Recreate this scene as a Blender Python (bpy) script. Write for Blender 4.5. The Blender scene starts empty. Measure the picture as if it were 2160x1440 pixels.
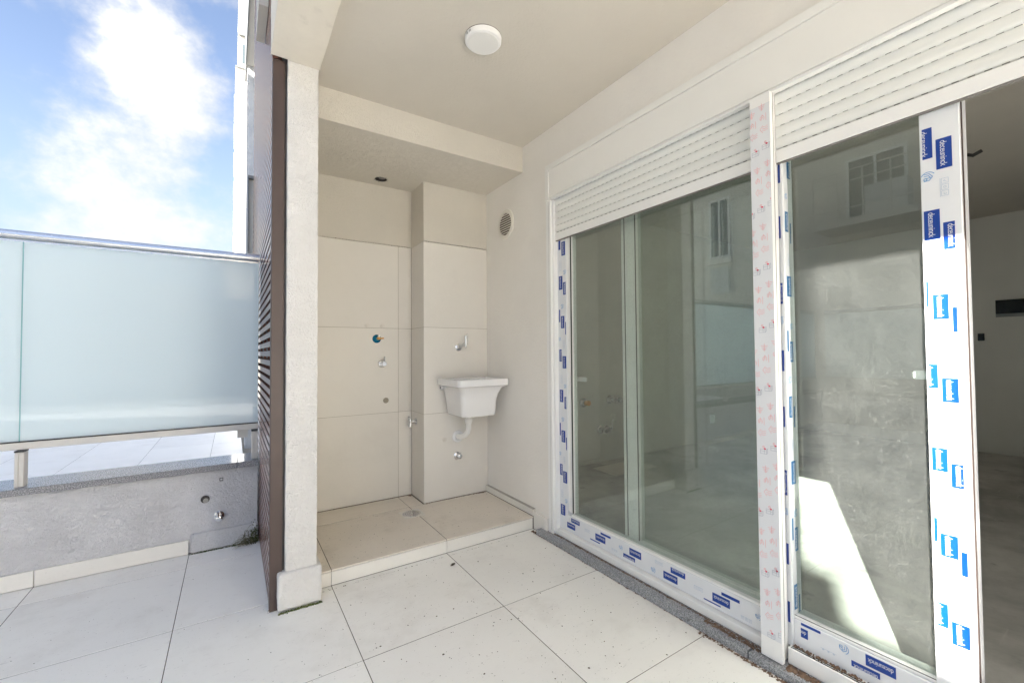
import bpy, bmesh, math, random
from mathutils import Vector, Matrix, noise
from mathutils.geometry import tessellate_polygon
random.seed(7)
sc = bpy.context.scene
col = sc.collection
PI = math.pi

# ------------------------------------------------------------------ camera
CAMZ = 1.11
yaw, pitch, roll = math.radians(33.069), math.radians(1.4472), math.radians(-0.4282)
F = Vector((math.sin(yaw)*math.cos(pitch), math.cos(yaw)*math.cos(pitch), math.sin(pitch)))
R = Vector((math.cos(yaw), -math.sin(yaw), 0)); U = R.cross(F)
R2 = R*math.cos(roll) + U*math.sin(roll); U2 = -R*math.sin(roll) + U*math.cos(roll)
cd = bpy.data.cameras.new('camera'); cam = bpy.data.objects.new('camera', cd); col.objects.link(cam)
cd.sensor_width = 36; cd.lens = 906.61/2160*36; cd.clip_start = 0.02; cd.clip_end = 2000
M = Matrix((R2, U2, -F)).transposed().to_4x4(); M.translation = (0, 0, CAMZ)
cam.matrix_world = M
sc.camera = cam

# ------------------------------------------------------------------ sky and sun
SUN_EL = math.radians(27.2)
sdir = Vector((1, 0.483, 0)).normalized()          # horizontal travel direction of the light
ldir = Vector((sdir.x*math.cos(SUN_EL), sdir.y*math.cos(SUN_EL), -math.sin(SUN_EL)))
w = bpy.data.worlds.new('World'); sc.world = w; w.use_nodes = True
nt = w.node_tree; N = nt.nodes; L = nt.links
N.clear()
out = N.new('ShaderNodeOutputWorld'); bg = N.new('ShaderNodeBackground'); L.new(bg.outputs[0], out.inputs[0])
sky = N.new('ShaderNodeTexSky'); sky.sky_type = 'NISHITA'; sky.sun_disc = False
sky.sun_elevation = SUN_EL; sky.sun_rotation = math.atan2(-sdir.x, -sdir.y) % (2*PI)
sky.air_density = 1.0; sky.dust_density = 0.05; sky.ozone_density = 2.0
tc = N.new('ShaderNodeTexCoord')
def vmath(op, a=None, b=None):
    n = N.new('ShaderNodeVectorMath'); n.operation = op
    for i, x in enumerate((a, b)):
        if x is None: continue
        if hasattr(x, 'node'): L.new(x, n.inputs[i])
        else: n.inputs[i].default_value = x
    return n
def fmath(op, a, b=0.0, c=0.0, clamp=False):
    n = N.new('ShaderNodeMath'); n.operation = op; n.use_clamp = clamp
    for i, x in enumerate((a, b, c)):
        if hasattr(x, 'node'): L.new(x, n.inputs[i])
        else: n.inputs[i].default_value = x
    return n.outputs[0]
nv = vmath('NORMALIZE', tc.outputs['Generated']).outputs[0]
scl = vmath('MULTIPLY', nv, (1.0, 1.0, 1.25)).outputs[0]
ns = N.new('ShaderNodeTexNoise'); ns.inputs['Scale'].default_value = 6.0; ns.inputs['Detail'].default_value = 9
ns.inputs['Roughness'].default_value = 0.60; ns.inputs['Distortion'].default_value = 0.0
off = vmath('ADD', scl, (3.1, 1.7, 0.4)).outputs[0]; L.new(off, ns.inputs['Vector'])
val = fmath('MULTIPLY_ADD', ns.outputs['Fac'], 2.0, -0.5)
# where the banks of cloud stand and where the blue opens between them
blobs = [((-.125,.899,.421),.09,.30),((-.103,.854,.51),.10,.28),((-.186,.928,.324),.075,.26),((-.066,.911,.400),.07,.22),
         ((-.14,.94,.335),.06,.14),((-.10,.955,.28),.07,.12),
         ((-.04,.975,.23),.07,.26),((-.162,.963,.205),.07,.22),((-.09,.965,.225),.07,.20),((-.242,.862,.445),.10,-.22),((-.199,.909,.365),.028,-.16),((-.038,.937,.335),.05,-.17),
         ((-.275,.92,.30),.08,-.16),((-.20,.965,.20),.05,-.05),((-.02,.87,.47),.06,-.1)]
for c, r, s in blobs:
    c = Vector(c).normalized()
    d = vmath('DISTANCE', nv, tuple(c)).outputs['Value']
    g = fmath('MULTIPLY', d, 1/r); g = fmath('MULTIPLY', g, g); g = fmath('MULTIPLY', g, -1.0); g = fmath('EXPONENT', g)
    val = fmath('MULTIPLY_ADD', g, s*.62, val)
mr = N.new('ShaderNodeMapRange'); mr.interpolation_type = 'SMOOTHSTEP'
mr.inputs['From Min'].default_value = 0.36; mr.inputs['From Max'].default_value = 1.0
L.new(val, mr.inputs['Value'])
skyb = N.new('ShaderNodeMixRGB'); skyb.blend_type = 'MULTIPLY'; skyb.inputs['Fac'].default_value = 1.0
L.new(sky.outputs[0], skyb.inputs['Color1']); skyb.inputs['Color2'].default_value = (0.180, 0.152, 0.142, 1)
mix = N.new('ShaderNodeMixRGB'); L.new(mr.outputs[0], mix.inputs['Fac'])
# pale haze low in the sky, the same all round
sepz = N.new('ShaderNodeSeparateXYZ'); L.new(nv, sepz.inputs[0])
hz = N.new('ShaderNodeMapRange'); hz.interpolation_type = 'SMOOTHSTEP'; L.new(sepz.outputs['Z'], hz.inputs['Value'])
for i_, v_ in ((1, -.02), (2, .50), (3, .95), (4, 0.)): hz.inputs[i_].default_value = v_
hzm = N.new('ShaderNodeMixRGB'); L.new(hz.outputs[0], hzm.inputs['Fac']); L.new(skyb.outputs[0], hzm.inputs['Color1']); hzm.inputs['Color2'].default_value = (.28, .335, .43, 1)
L.new(hzm.outputs[0], mix.inputs['Color1'])
CLOUD = 0.475                                        # thin cloud; the thick hearts of the banks are brighter
mix.inputs['Color2'].default_value = (CLOUD, CLOUD*0.99, CLOUD*0.965, 1)
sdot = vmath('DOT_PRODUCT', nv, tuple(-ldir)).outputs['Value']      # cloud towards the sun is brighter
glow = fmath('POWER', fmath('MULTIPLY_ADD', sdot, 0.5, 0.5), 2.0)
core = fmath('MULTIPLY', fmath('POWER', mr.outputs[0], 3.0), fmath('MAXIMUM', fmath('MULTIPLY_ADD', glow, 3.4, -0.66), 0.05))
addc = N.new('ShaderNodeMixRGB'); addc.blend_type = 'ADD'; L.new(core, addc.inputs['Fac'])
addc.inputs['Fac'].default_value = 1.0
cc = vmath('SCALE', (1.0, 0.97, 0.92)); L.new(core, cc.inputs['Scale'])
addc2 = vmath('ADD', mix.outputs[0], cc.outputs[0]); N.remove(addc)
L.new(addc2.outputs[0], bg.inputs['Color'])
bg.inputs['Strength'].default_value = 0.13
sd = bpy.data.lights.new('sun', 'SUN'); so = bpy.data.objects.new('sun', sd); col.objects.link(so)
sd.energy = 3.0; sd.angle = math.radians(0.53); sd.color = (1.0, 0.95, 0.87)
so.rotation_euler = ldir.to_track_quat('-Z', 'Y').to_euler(); so.location = (-6, -3, 6)
vs = sc.view_settings
sc.display_settings.display_device = 'sRGB'
vs.view_transform = 'Standard'; vs.look = 'None'; vs.gamma = 1; vs.use_curve_mapping = False
vs.exposure = 4.10
sc.render.engine = 'CYCLES'
cy = sc.cycles
cy.max_bounces = 14; cy.diffuse_bounces = 8; cy.glossy_bounces = 6; cy.transparent_max_bounces = 24; cy.transmission_bounces = 8
cy.sample_clamp_indirect = 8

# ------------------------------------------------------------------ materials
def new_mat(name):
    m = bpy.data.materials.new(name); m.use_nodes = True
    t = m.node_tree; t.nodes.clear()
    o = t.nodes.new('ShaderNodeOutputMaterial')
    return m, t, o
def cramp(t, pts):
    r = t.nodes.new('ShaderNodeValToRGB'); e = r.color_ramp.elements
    while len(e) > 1: e.remove(e[-1])
    e[0].position = pts[0][0]; e[0].color = (*pts[0][1], 1) if len(pts[0][1]) == 3 else pts[0][1]
    for p, c in pts[1:]:
        x = e.new(p); x.color = (*c, 1)
    return r
def coords(t, rnd=False):
    tcn = t.nodes.new('ShaderNodeTexCoord'); o = tcn.outputs['Object']
    if rnd:
        oi = t.nodes.new('ShaderNodeObjectInfo'); m_ = t.nodes.new('ShaderNodeMath'); m_.operation = 'MULTIPLY'; m_.inputs[1].default_value = 37.0
        t.links.new(oi.outputs['Random'], m_.inputs[0])
        a = t.nodes.new('ShaderNodeVectorMath'); a.operation = 'ADD'; t.links.new(o, a.inputs[0]); t.links.new(m_.outputs[0], a.inputs[1]); o = a.outputs[0]
    return o
def tnoise(t, v, scale, detail=4, rough=.55, dist=0.):
    n = t.nodes.new('ShaderNodeTexNoise'); n.inputs['Scale'].default_value = scale; n.inputs['Detail'].default_value = detail
    n.inputs['Roughness'].default_value = rough; n.inputs['Distortion'].default_value = dist; t.links.new(v, n.inputs['Vector']); return n.outputs['Fac']
def mixc(t, fac, a, b, mode='MIX'):
    n = t.nodes.new('ShaderNodeMixRGB'); n.blend_type = mode
    for i, x in zip((0, 1, 2), (fac, a, b)):
        if hasattr(x, 'node'): t.links.new(x, n.inputs[i])
        elif i == 0: n.inputs[0].default_value = x
        else: n.inputs[i].default_value = (*x, 1)
    return n.outputs[0]
def tmath(t, op, a, b=0., clamp=False):
    n = t.nodes.new('ShaderNodeMath'); n.operation = op; n.use_clamp = clamp
    for i, x in enumerate((a, b)):
        if hasattr(x, 'node'): t.links.new(x, n.inputs[i])
        else: n.inputs[i].default_value = x
    return n.outputs[0]
def mrange(t, v, a, b, c=0., d=1.):
    n = t.nodes.new('ShaderNodeMapRange'); n.interpolation_type = 'SMOOTHSTEP'
    for i, x in enumerate((v, a, b, c, d)):
        if hasattr(x, 'node'): t.links.new(x, n.inputs[i])
        else: n.inputs[i].default_value = x
    return n.outputs[0]
def mul3(c, k): return tuple(x*k for x in c)
def basic(name, c, rough=.5, metal=0., var=.06, vscale=3., bumps=(), rnd=False, spec=.5, dirt=None, dirtc=(.2,.17,.13), coat=0., rvar=0.):
    """colour with broad mottling; bumps = [(kind, scale, distance)]; dirt = (scale, lo, hi, amount)"""
    m, t, o = new_mat(name)
    b = t.nodes.new('ShaderNodeBsdfPrincipled'); t.links.new(b.outputs[0], o.inputs[0])
    v = coords(t, rnd)
    c_ = c
    if var:
        n = tnoise(t, v, vscale, 5, .6)
        r = cramp(t, [(.3, mul3(c, 1-var)), (.7, tuple(min(1, x*(1+var)) for x in c))]); t.links.new(n, r.inputs[0]); c_ = r.outputs[0]
    if dirt:
        n = tnoise(t, v, dirt[0], 6, .65); f = mrange(t, n, dirt[1], dirt[2], 0, dirt[3]); c_ = mixc(t, f, c_, dirtc)
    if hasattr(c_, 'node'): t.links.new(c_, b.inputs['Base Color'])
    else: b.inputs['Base Color'].default_value = (*c, 1)
    b.inputs['Roughness'].default_value = rough; b.inputs['Metallic'].default_value = metal
    b.inputs['Specular IOR Level'].default_value = spec; b.inputs['Coat Weight'].default_value = coat
    if rvar:
        n = tnoise(t, v, 9, 4); t.links.new(mrange(t, n, .3, .7, rough-rvar, rough+rvar), b.inputs['Roughness'])
    prev = None
    for kind, s, dist in bumps:
        bn = t.nodes.new('ShaderNodeBump'); bn.inputs['Strength'].default_value = 1.; bn.inputs['Distance'].default_value = dist
        if kind == 'noise': h = tnoise(t, v, s, 4, .55)
        elif kind == 'stucco':          # curly trowel ridges
            n1 = tnoise(t, v, s, 3, .5, .9)
            r1 = tmath(t, 'ABSOLUTE', tmath(t, 'SUBTRACT', n1, .5)); h = mrange(t, r1, 0.0, .16, 1.0, 0.0)
            n2 = tnoise(t, v, s*.45, 3, .6); h = tmath(t, 'MULTIPLY', h, mrange(t, n2, .35, .6, .5, 1.))
        elif kind == 'voronoi':
            vn = t.nodes.new('ShaderNodeTexVoronoi'); vn.inputs['Scale'].default_value = s; t.links.new(v, vn.inputs['Vector']); h = vn.outputs['Distance']
        t.links.new(h, bn.inputs['Height'])
        if prev: t.links.new(prev, bn.inputs['Normal'])
        prev = bn.outputs[0]
    if prev: t.links.new(prev, b.inputs['Normal'])
    return m
MT = {}
MT['stucco_grey'] = basic('stucco_grey', (.72,.715,.725), .9, var=.08, vscale=5, bumps=[('stucco', 95, .0036), ('noise', 60, .0020), ('noise', 260, .0014)], dirt=(2.2,.55,.8,.18), dirtc=(.30,.29,.27))
MT['stucco_pillar'] = basic('stucco_pillar', (.79,.775,.75), .9, var=.04, vscale=6, bumps=[('stucco', 95, .0026), ('noise', 280, .0010)], dirt=(3,.6,.85,.12), dirtc=(.4,.38,.34))
MT['stucco_cream'] = basic('stucco_cream', (.71,.675,.605), .9, var=.035, vscale=2.5, bumps=[('stucco', 110, .0018), ('noise', 300, .0008)], dirt=(1.6,.58,.85,.12), dirtc=(.45,.39,.30))
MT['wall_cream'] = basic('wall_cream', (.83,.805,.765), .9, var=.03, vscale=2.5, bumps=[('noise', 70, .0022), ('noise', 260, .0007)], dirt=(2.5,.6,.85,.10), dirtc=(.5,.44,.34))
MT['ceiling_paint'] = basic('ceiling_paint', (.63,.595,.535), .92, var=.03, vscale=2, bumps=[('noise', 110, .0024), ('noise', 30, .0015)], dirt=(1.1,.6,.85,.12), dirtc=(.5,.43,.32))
MT['beam_paint'] = basic('beam_paint', (.80,.75,.66), .9, var=.05, vscale=4, bumps=[('noise', 50, .0022)], dirt=(6,.58,.75,.28), dirtc=(.36,.33,.27))
MT['plaster_drip'] = basic('plaster_drip', (.42,.40,.36), .9, var=.1, vscale=20)
def tile_mat(name, c, dirtamt, specamt, rough=.38):
    m, t, o = new_mat(name)
    b = t.nodes.new('ShaderNodeBsdfPrincipled'); t.links.new(b.outputs[0], o.inputs[0])
    v = coords(t, True)
    oi = t.nodes.new('ShaderNodeObjectInfo')
    tone = mrange(t, oi.outputs['Random'], 0, 1, .965, 1.02)
    base = mixc(t, mrange(t, tnoise(t, v, 2.2, 5, .6), .3, .7), mul3(c, .965), c)
    base = mixc(t, 1., base, tone, 'MULTIPLY')
    # fine directional flecks of the porcelain
    sv = t.nodes.new('ShaderNodeVectorMath'); sv.operation = 'MULTIPLY'; sv.inputs[1].default_value = (22, 70, 22); t.links.new(v, sv.inputs[0])
    fl = mrange(t, tnoise(t, sv.outputs[0], 1., 4, .7), .60, .72, 0, specamt)
    base = mixc(t, fl, base, mul3(c, .62))
    # specks of grit and a thin film of dust
    sp = mrange(t, tnoise(t, v, 170, 2, .5), .70, .76, 0, specamt*1.6)
    sp = tmath(t, 'MULTIPLY', sp, mrange(t, tnoise(t, v, 4, 3), .42, .62))
    base = mixc(t, sp, base, (.16,.13,.10))
    ds = mrange(t, tnoise(t, v, 3.3, 7, .7), .48, .78, 0, dirtamt)
    ds2 = ds
    base = mixc(t, ds, base, mul3((.62,.56,.48), .66))
    t.links.new(base, b.inputs['Base Color'])
    t.links.new(mrange(t, ds, 0, .3, rough, rough+.2), b.inputs['Roughness'])
    b.inputs['Specular IOR Level'].default_value = .4
    bn = t.nodes.new('ShaderNodeBump'); bn.inputs['Distance'].default_value = .0006; t.links.new(tnoise(t, v, 25, 5), bn.inputs['Height']); t.links.new(bn.outputs[0], b.inputs['Normal'])
    return m
MT['floor_tile'] = tile_mat('floor_tile', (.88,.865,.83), .20, .40)
MT['step_tile'] = tile_mat('step_tile', (.74,.68,.60), .42, .45)
MT['riser_tile'] = tile_mat('riser_tile', (.79,.77,.72), .15, .15)
MT['wall_tile'] = tile_mat('wall_tile', (.735,.71,.665), .10, .05, .42)
MT['grout'] = basic('grout', (.13,.115,.095), .95, var=.25, vscale=12)
MT['grout_wall'] = basic('grout_wall', (.30,.27,.22), .95, var=.2, vscale=12)
MT['white_pvc'] = basic('white_pvc', (.85,.85,.84), .32, var=.015, vscale=6, dirt=(7,.62,.85,.12), dirtc=(.45,.42,.36))
MT['box_pvc'] = basic('box_pvc', (.84,.835,.81), .4, var=.012, vscale=4, dirt=(1.5,.6,.9,.07), dirtc=(.6,.57,.5))
MT['slat_white'] = basic('slat_white', (.80,.81,.79), .42, var=.015, vscale=3)
MT['slot_dark'] = basic('slot_dark', (.22,.22,.21), .9, var=0)
MT['film'] = basic('film', (.76,.78,.81), .22, var=.01, vscale=10, bumps=[('noise', 14, .0012)])
MT['blue_print'] = basic('blue_print', (.0,.042,.29), .3, var=.03, vscale=20)
MT['blue_print_faded'] = basic('blue_print_faded', (.01,.14,.36), .3, var=.03, vscale=20)
MT['white_print'] = basic('white_print', (.84,.85,.86), .3, var=0)
MT['icon_blue'] = basic('icon_blue', (.12,.32,.60), .4, var=0)
MT['icon_pale'] = basic('icon_pale', (.36,.46,.60), .4, var=0)
MT['icon_red'] = basic('icon_red', (.78,.22,.26), .4, var=0)
MT['icon_red_pale'] = basic('icon_red_pale', (.80,.36,.38), .4, var=0)
MT['icon_heart'] = basic('icon_heart', (.75,.04,.10), .4, var=0)
MT['icon_grey'] = basic('icon_grey', (.30,.33,.42), .4, var=0)
MT['gasket'] = basic('gasket', (.03,.03,.03), .6, var=0)
MT['granite'] = None
def granite(name, c1, c2, rough, scale):
    m, t, o = new_mat(name)
    b = t.nodes.new('ShaderNodeBsdfPrincipled'); t.links.new(b.outputs[0], o.inputs[0]); v = coords(t)
    n = tnoise(t, v, scale, 3, .75); r = cramp(t, [(.36, mul3(c1, .35)), (.47, c1), (.56, c2), (.68, mul3(c2, 1.9))]); t.links.new(n, r.inputs[0])
    g = mixc(t, mrange(t, tnoise(t, v, 5, 5), .5, .75, 0, .3), r.outputs[0], (.34,.31,.27))
    t.links.new(g, b.inputs['Base Color']); b.inputs['Roughness'].default_value = rough
    return m
MT['granite'] = granite('granite', (.12,.13,.15), (.21,.22,.25), .08, 240)
MT['granite_edge'] = granite('granite_edge', (.20,.20,.21), (.36,.36,.37), .7, 200)
MT['granite_sill'] = granite('granite_sill', (.24,.25,.265), (.34,.35,.37), .55, 260)
MT['debris'] = basic('debris', (.17,.11,.075), .95, var=.5, vscale=60)
MT['fleck'] = basic('fleck', (.12,.095,.07), .95, var=.5, vscale=90)
MT['moss'] = basic('moss', (.09,.11,.03), .95, var=.5, vscale=60, bumps=[('noise', 150, .003)])
MT['weed'] = basic('weed', (.16,.15,.08), .8, var=.5, vscale=40)
MT['aluminium'] = basic('aluminium', (.70,.71,.73), .22, metal=1., var=.03, vscale=4)
MT['alu_cream'] = basic('alu_cream', (.66,.635,.59), .35, var=.02, spec=.6)
MT['black_cap'] = basic('black_cap', (.03,.03,.03), .5, var=0)
MT['louver'] = basic('louver', (.17,.075,.055), .22, var=.05, vscale=8, spec=.5, coat=.15)
MT['louver_frame'] = basic('louver_frame', (.075,.05,.043), .42, var=.06, vscale=10, dirt=(160,.74,.78,.6), dirtc=(.5,.45,.4))
MT['dark_steel'] = basic('dark_steel', (.05,.045,.045), .5, var=.1)
MT['chrome'] = basic('chrome', (.72,.73,.75), .12, metal=1., var=0)
MT['cap_plastic'] = basic('cap_plastic', (.70,.67,.62), .45, var=0)
MT['blue_anodised'] = basic('blue_anodised', (.0,.16,.30), .25, metal=.6, var=0)
MT['brass'] = basic('brass', (.72,.38,.12), .3, metal=1., var=.05)
MT['ceramic'] = basic('ceramic', (.83,.83,.84), .12, var=.01, spec=.6, coat=.4)
MT['pipe_pvc'] = basic('pipe_pvc', (.87,.87,.85), .4, var=.02)
MT['vent_dark'] = basic('vent_dark', (.10,.065,.045), .8, var=0)
MT['vent_white'] = basic('vent_white', (.76,.74,.68), .45, var=.01)
MT['lamp_white'] = basic('lamp_white', (.84,.84,.84), .35, var=0)
MT['lamp_diffuser'] = basic('lamp_diffuser', (.80,.80,.79), .3, var=0)
MT['hole_dark'] = basic('hole_dark', (.05,.045,.04), .95, var=.2, vscale=20)
MT['hole_grey'] = basic('hole_grey', (.20,.19,.18), .9, var=.2, vscale=20)
MT['interior_wall'] = basic('interior_wall', (.56,.56,.53), .9, var=.04, vscale=1.5, bumps=[('noise', 30, .001)])
MT['interior_ceiling'] = basic('interior_ceiling', (.44,.42,.38), .9, var=.04, vscale=2)
def concrete():
    m, t, o = new_mat('concrete_screed'); b = t.nodes.new('ShaderNodeBsdfPrincipled'); t.links.new(b.outputs[0], o.inputs[0]); v = coords(t)
    a = mixc(t, mrange(t, tnoise(t, v, 1.6, 8, .65, .4), .35, .68), (.33,.325,.31), (.58,.57,.545))
    s = mrange(t, tnoise(t, v, 5.5, 4, .6), .60, .74, 0, .6); a = mixc(t, s, a, (.16,.16,.155))
    sv = t.nodes.new('ShaderNodeVectorMath'); sv.operation = 'MULTIPLY'; sv.inputs[1].default_value = (3, 26, 1); t.links.new(v, sv.inputs[0])
    st = mrange(t, tnoise(t, sv.outputs[0], 1., 4, .6), .62, .74, 0, .45); a = mixc(t, st, a, (.60,.59,.56))
    t.links.new(a, b.inputs['Base Color']); b.inputs['Roughness'].default_value = .75
    bn = t.nodes.new('ShaderNodeBump'); bn.inputs['Distance'].default_value = .002; t.links.new(tnoise(t, v, 18, 6), bn.inputs['Height']); t.links.new(bn.outputs[0], b.inputs['Normal'])
    return m
MT['concrete'] = concrete()
def glass(name, tint, f0, dust, dscale=9):
    m, t, o = new_mat(name); v = coords(t)
    tr = t.nodes.new('ShaderNodeBsdfTransparent'); tr.inputs[0].default_value = (*tint, 1)
    gl = t.nodes.new('ShaderNodeBsdfGlossy'); gl.inputs['Roughness'].default_value = .0; gl.inputs[0].default_value = (.9,.95,.93,1)
    lw = t.nodes.new('ShaderNodeLayerWeight'); lw.inputs['Blend'].default_value = .5
    p5 = tmath(t, 'POWER', lw.outputs['Facing'], 5.); fr = tmath(t, 'ADD', tmath(t, 'MULTIPLY', p5, 1-f0), f0)
    m1 = t.nodes.new('ShaderNodeMixShader'); t.links.new(fr, m1.inputs[0]); t.links.new(tr.outputs[0], m1.inputs[1]); t.links.new(gl.outputs[0], m1.inputs[2])
    di = t.nodes.new('ShaderNodeBsdfDiffuse'); di.inputs[0].default_value = (.62,.63,.62,1)
    tl = t.nodes.new('ShaderNodeBsdfTranslucent'); tl.inputs[0].default_value = (.62,.63,.62,1)
    md = t.nodes.new('ShaderNodeMixShader'); md.inputs[0].default_value = .4; t.links.new(di.outputs[0], md.inputs[1]); t.links.new(tl.outputs[0], md.inputs[2])
    # dust film, run marks and bright grains; also a pale haze veil on clear glass
    sv = t.nodes.new('ShaderNodeVectorMath'); sv.operation = 'MULTIPLY'; sv.inputs[1].default_value = (30, 30, 3.5); t.links.new(v, sv.inputs[0])
    d = mrange(t, tnoise(t, sv.outputs[0], 1., 4, .6), .35, .75, .93, 1.05)
    g = mrange(t, tnoise(t, v, 150, 2, .5), .58, .74, .8, 2.4)
    d2 = mrange(t, tnoise(t, v, dscale, 4, .6), .3, .7, .8, 1.15)
    f = tmath(t, 'MULTIPLY', tmath(t, 'MULTIPLY', d, g), tmath(t, 'MULTIPLY', d2, dust), clamp=True)
    m2 = t.nodes.new('ShaderNodeMixShader'); t.links.new(f, m2.inputs[0]); t.links.new(m1.outputs[0], m2.inputs[1]); t.links.new(md.outputs[0], m2.inputs[2])
    t.links.new(m2.outputs[0], o.inputs[0]); return m
MT['glass_clear'] = glass('glass_clear', (.90,.935,.915), .085, .072)  # film raised here as a veil standing in for reflected haze
MT['glass_dusty'] = glass('glass_dusty', (.87,.91,.89), .065, .038)
def frosted():
    m, t, o = new_mat('frosted_glass')
    di = t.nodes.new('ShaderNodeBsdfDiffuse'); tl = t.nodes.new('ShaderNodeBsdfTranslucent')
    for x in (di, tl): x.inputs[0].default_value = (.84,.925,.95,1)
    a = t.nodes.new('ShaderNodeMixShader'); a.inputs[0].default_value = .45; t.links.new(di.outputs[0], a.inputs[1]); t.links.new(tl.outputs[0], a.inputs[2])
    gl = t.nodes.new('ShaderNodeBsdfGlossy'); gl.inputs['Roughness'].default_value = .0
    lw = t.nodes.new('ShaderNodeLayerWeight'); lw.inputs['Blend'].default_value = .5
    fr = tmath(t, 'ADD', tmath(t, 'MULTIPLY', tmath(t, 'POWER', lw.outputs['Facing'], 5.), .96), .035)
    b = t.nodes.new('ShaderNodeMixShader'); t.links.new(fr, b.inputs[0]); t.links.new(a.outputs[0], b.inputs[1]); t.links.new(gl.outputs[0], b.inputs[2])
    t.links.new(b.outputs[0], o.inputs[0]); return m
MT['frosted'] = frosted()
MT['glass_edge'] = basic('glass_edge', (.25,.48,.50), .3, var=0)
MT['facade_white'] = basic('facade_white', (.80,.77,.70), .85, var=.03, vscale=.6)
MT['facade_grey'] = basic('facade_grey', (.66,.67,.68), .9, var=.08, vscale=2, bumps=[('stucco', 20, .006)])
MT['facade_soffit'] = basic('facade_soffit', (.66,.63,.57), .9, var=.05, vscale=2)
MT['facade_beige'] = basic('facade_beige', (.70,.67,.61), .9, var=.05, vscale=.7)
MT['window_dark'] = basic('window_dark', (.08,.10,.11), .08, var=.1, vscale=1)
MT['facade_far'] = basic('facade_far', (.48,.48,.48), .9, var=.05)
MT['curtain_pale'] = basic('curtain_pale', (.62,.64,.64), .8, var=.1, vscale=5)
MT['flashing'] = basic('flashing', (.22,.23,.23), .4, metal=.5, var=.05)
MT['ground'] = basic('ground', (.22,.21,.19), .95, var=.2, vscale=.3)
MT['panel_black'] = basic('panel_black', (.008,.009,.011), .12, var=0)
MT['cardboard'] = basic('cardboard', (.62,.59,.53), .8, var=.05)

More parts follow.
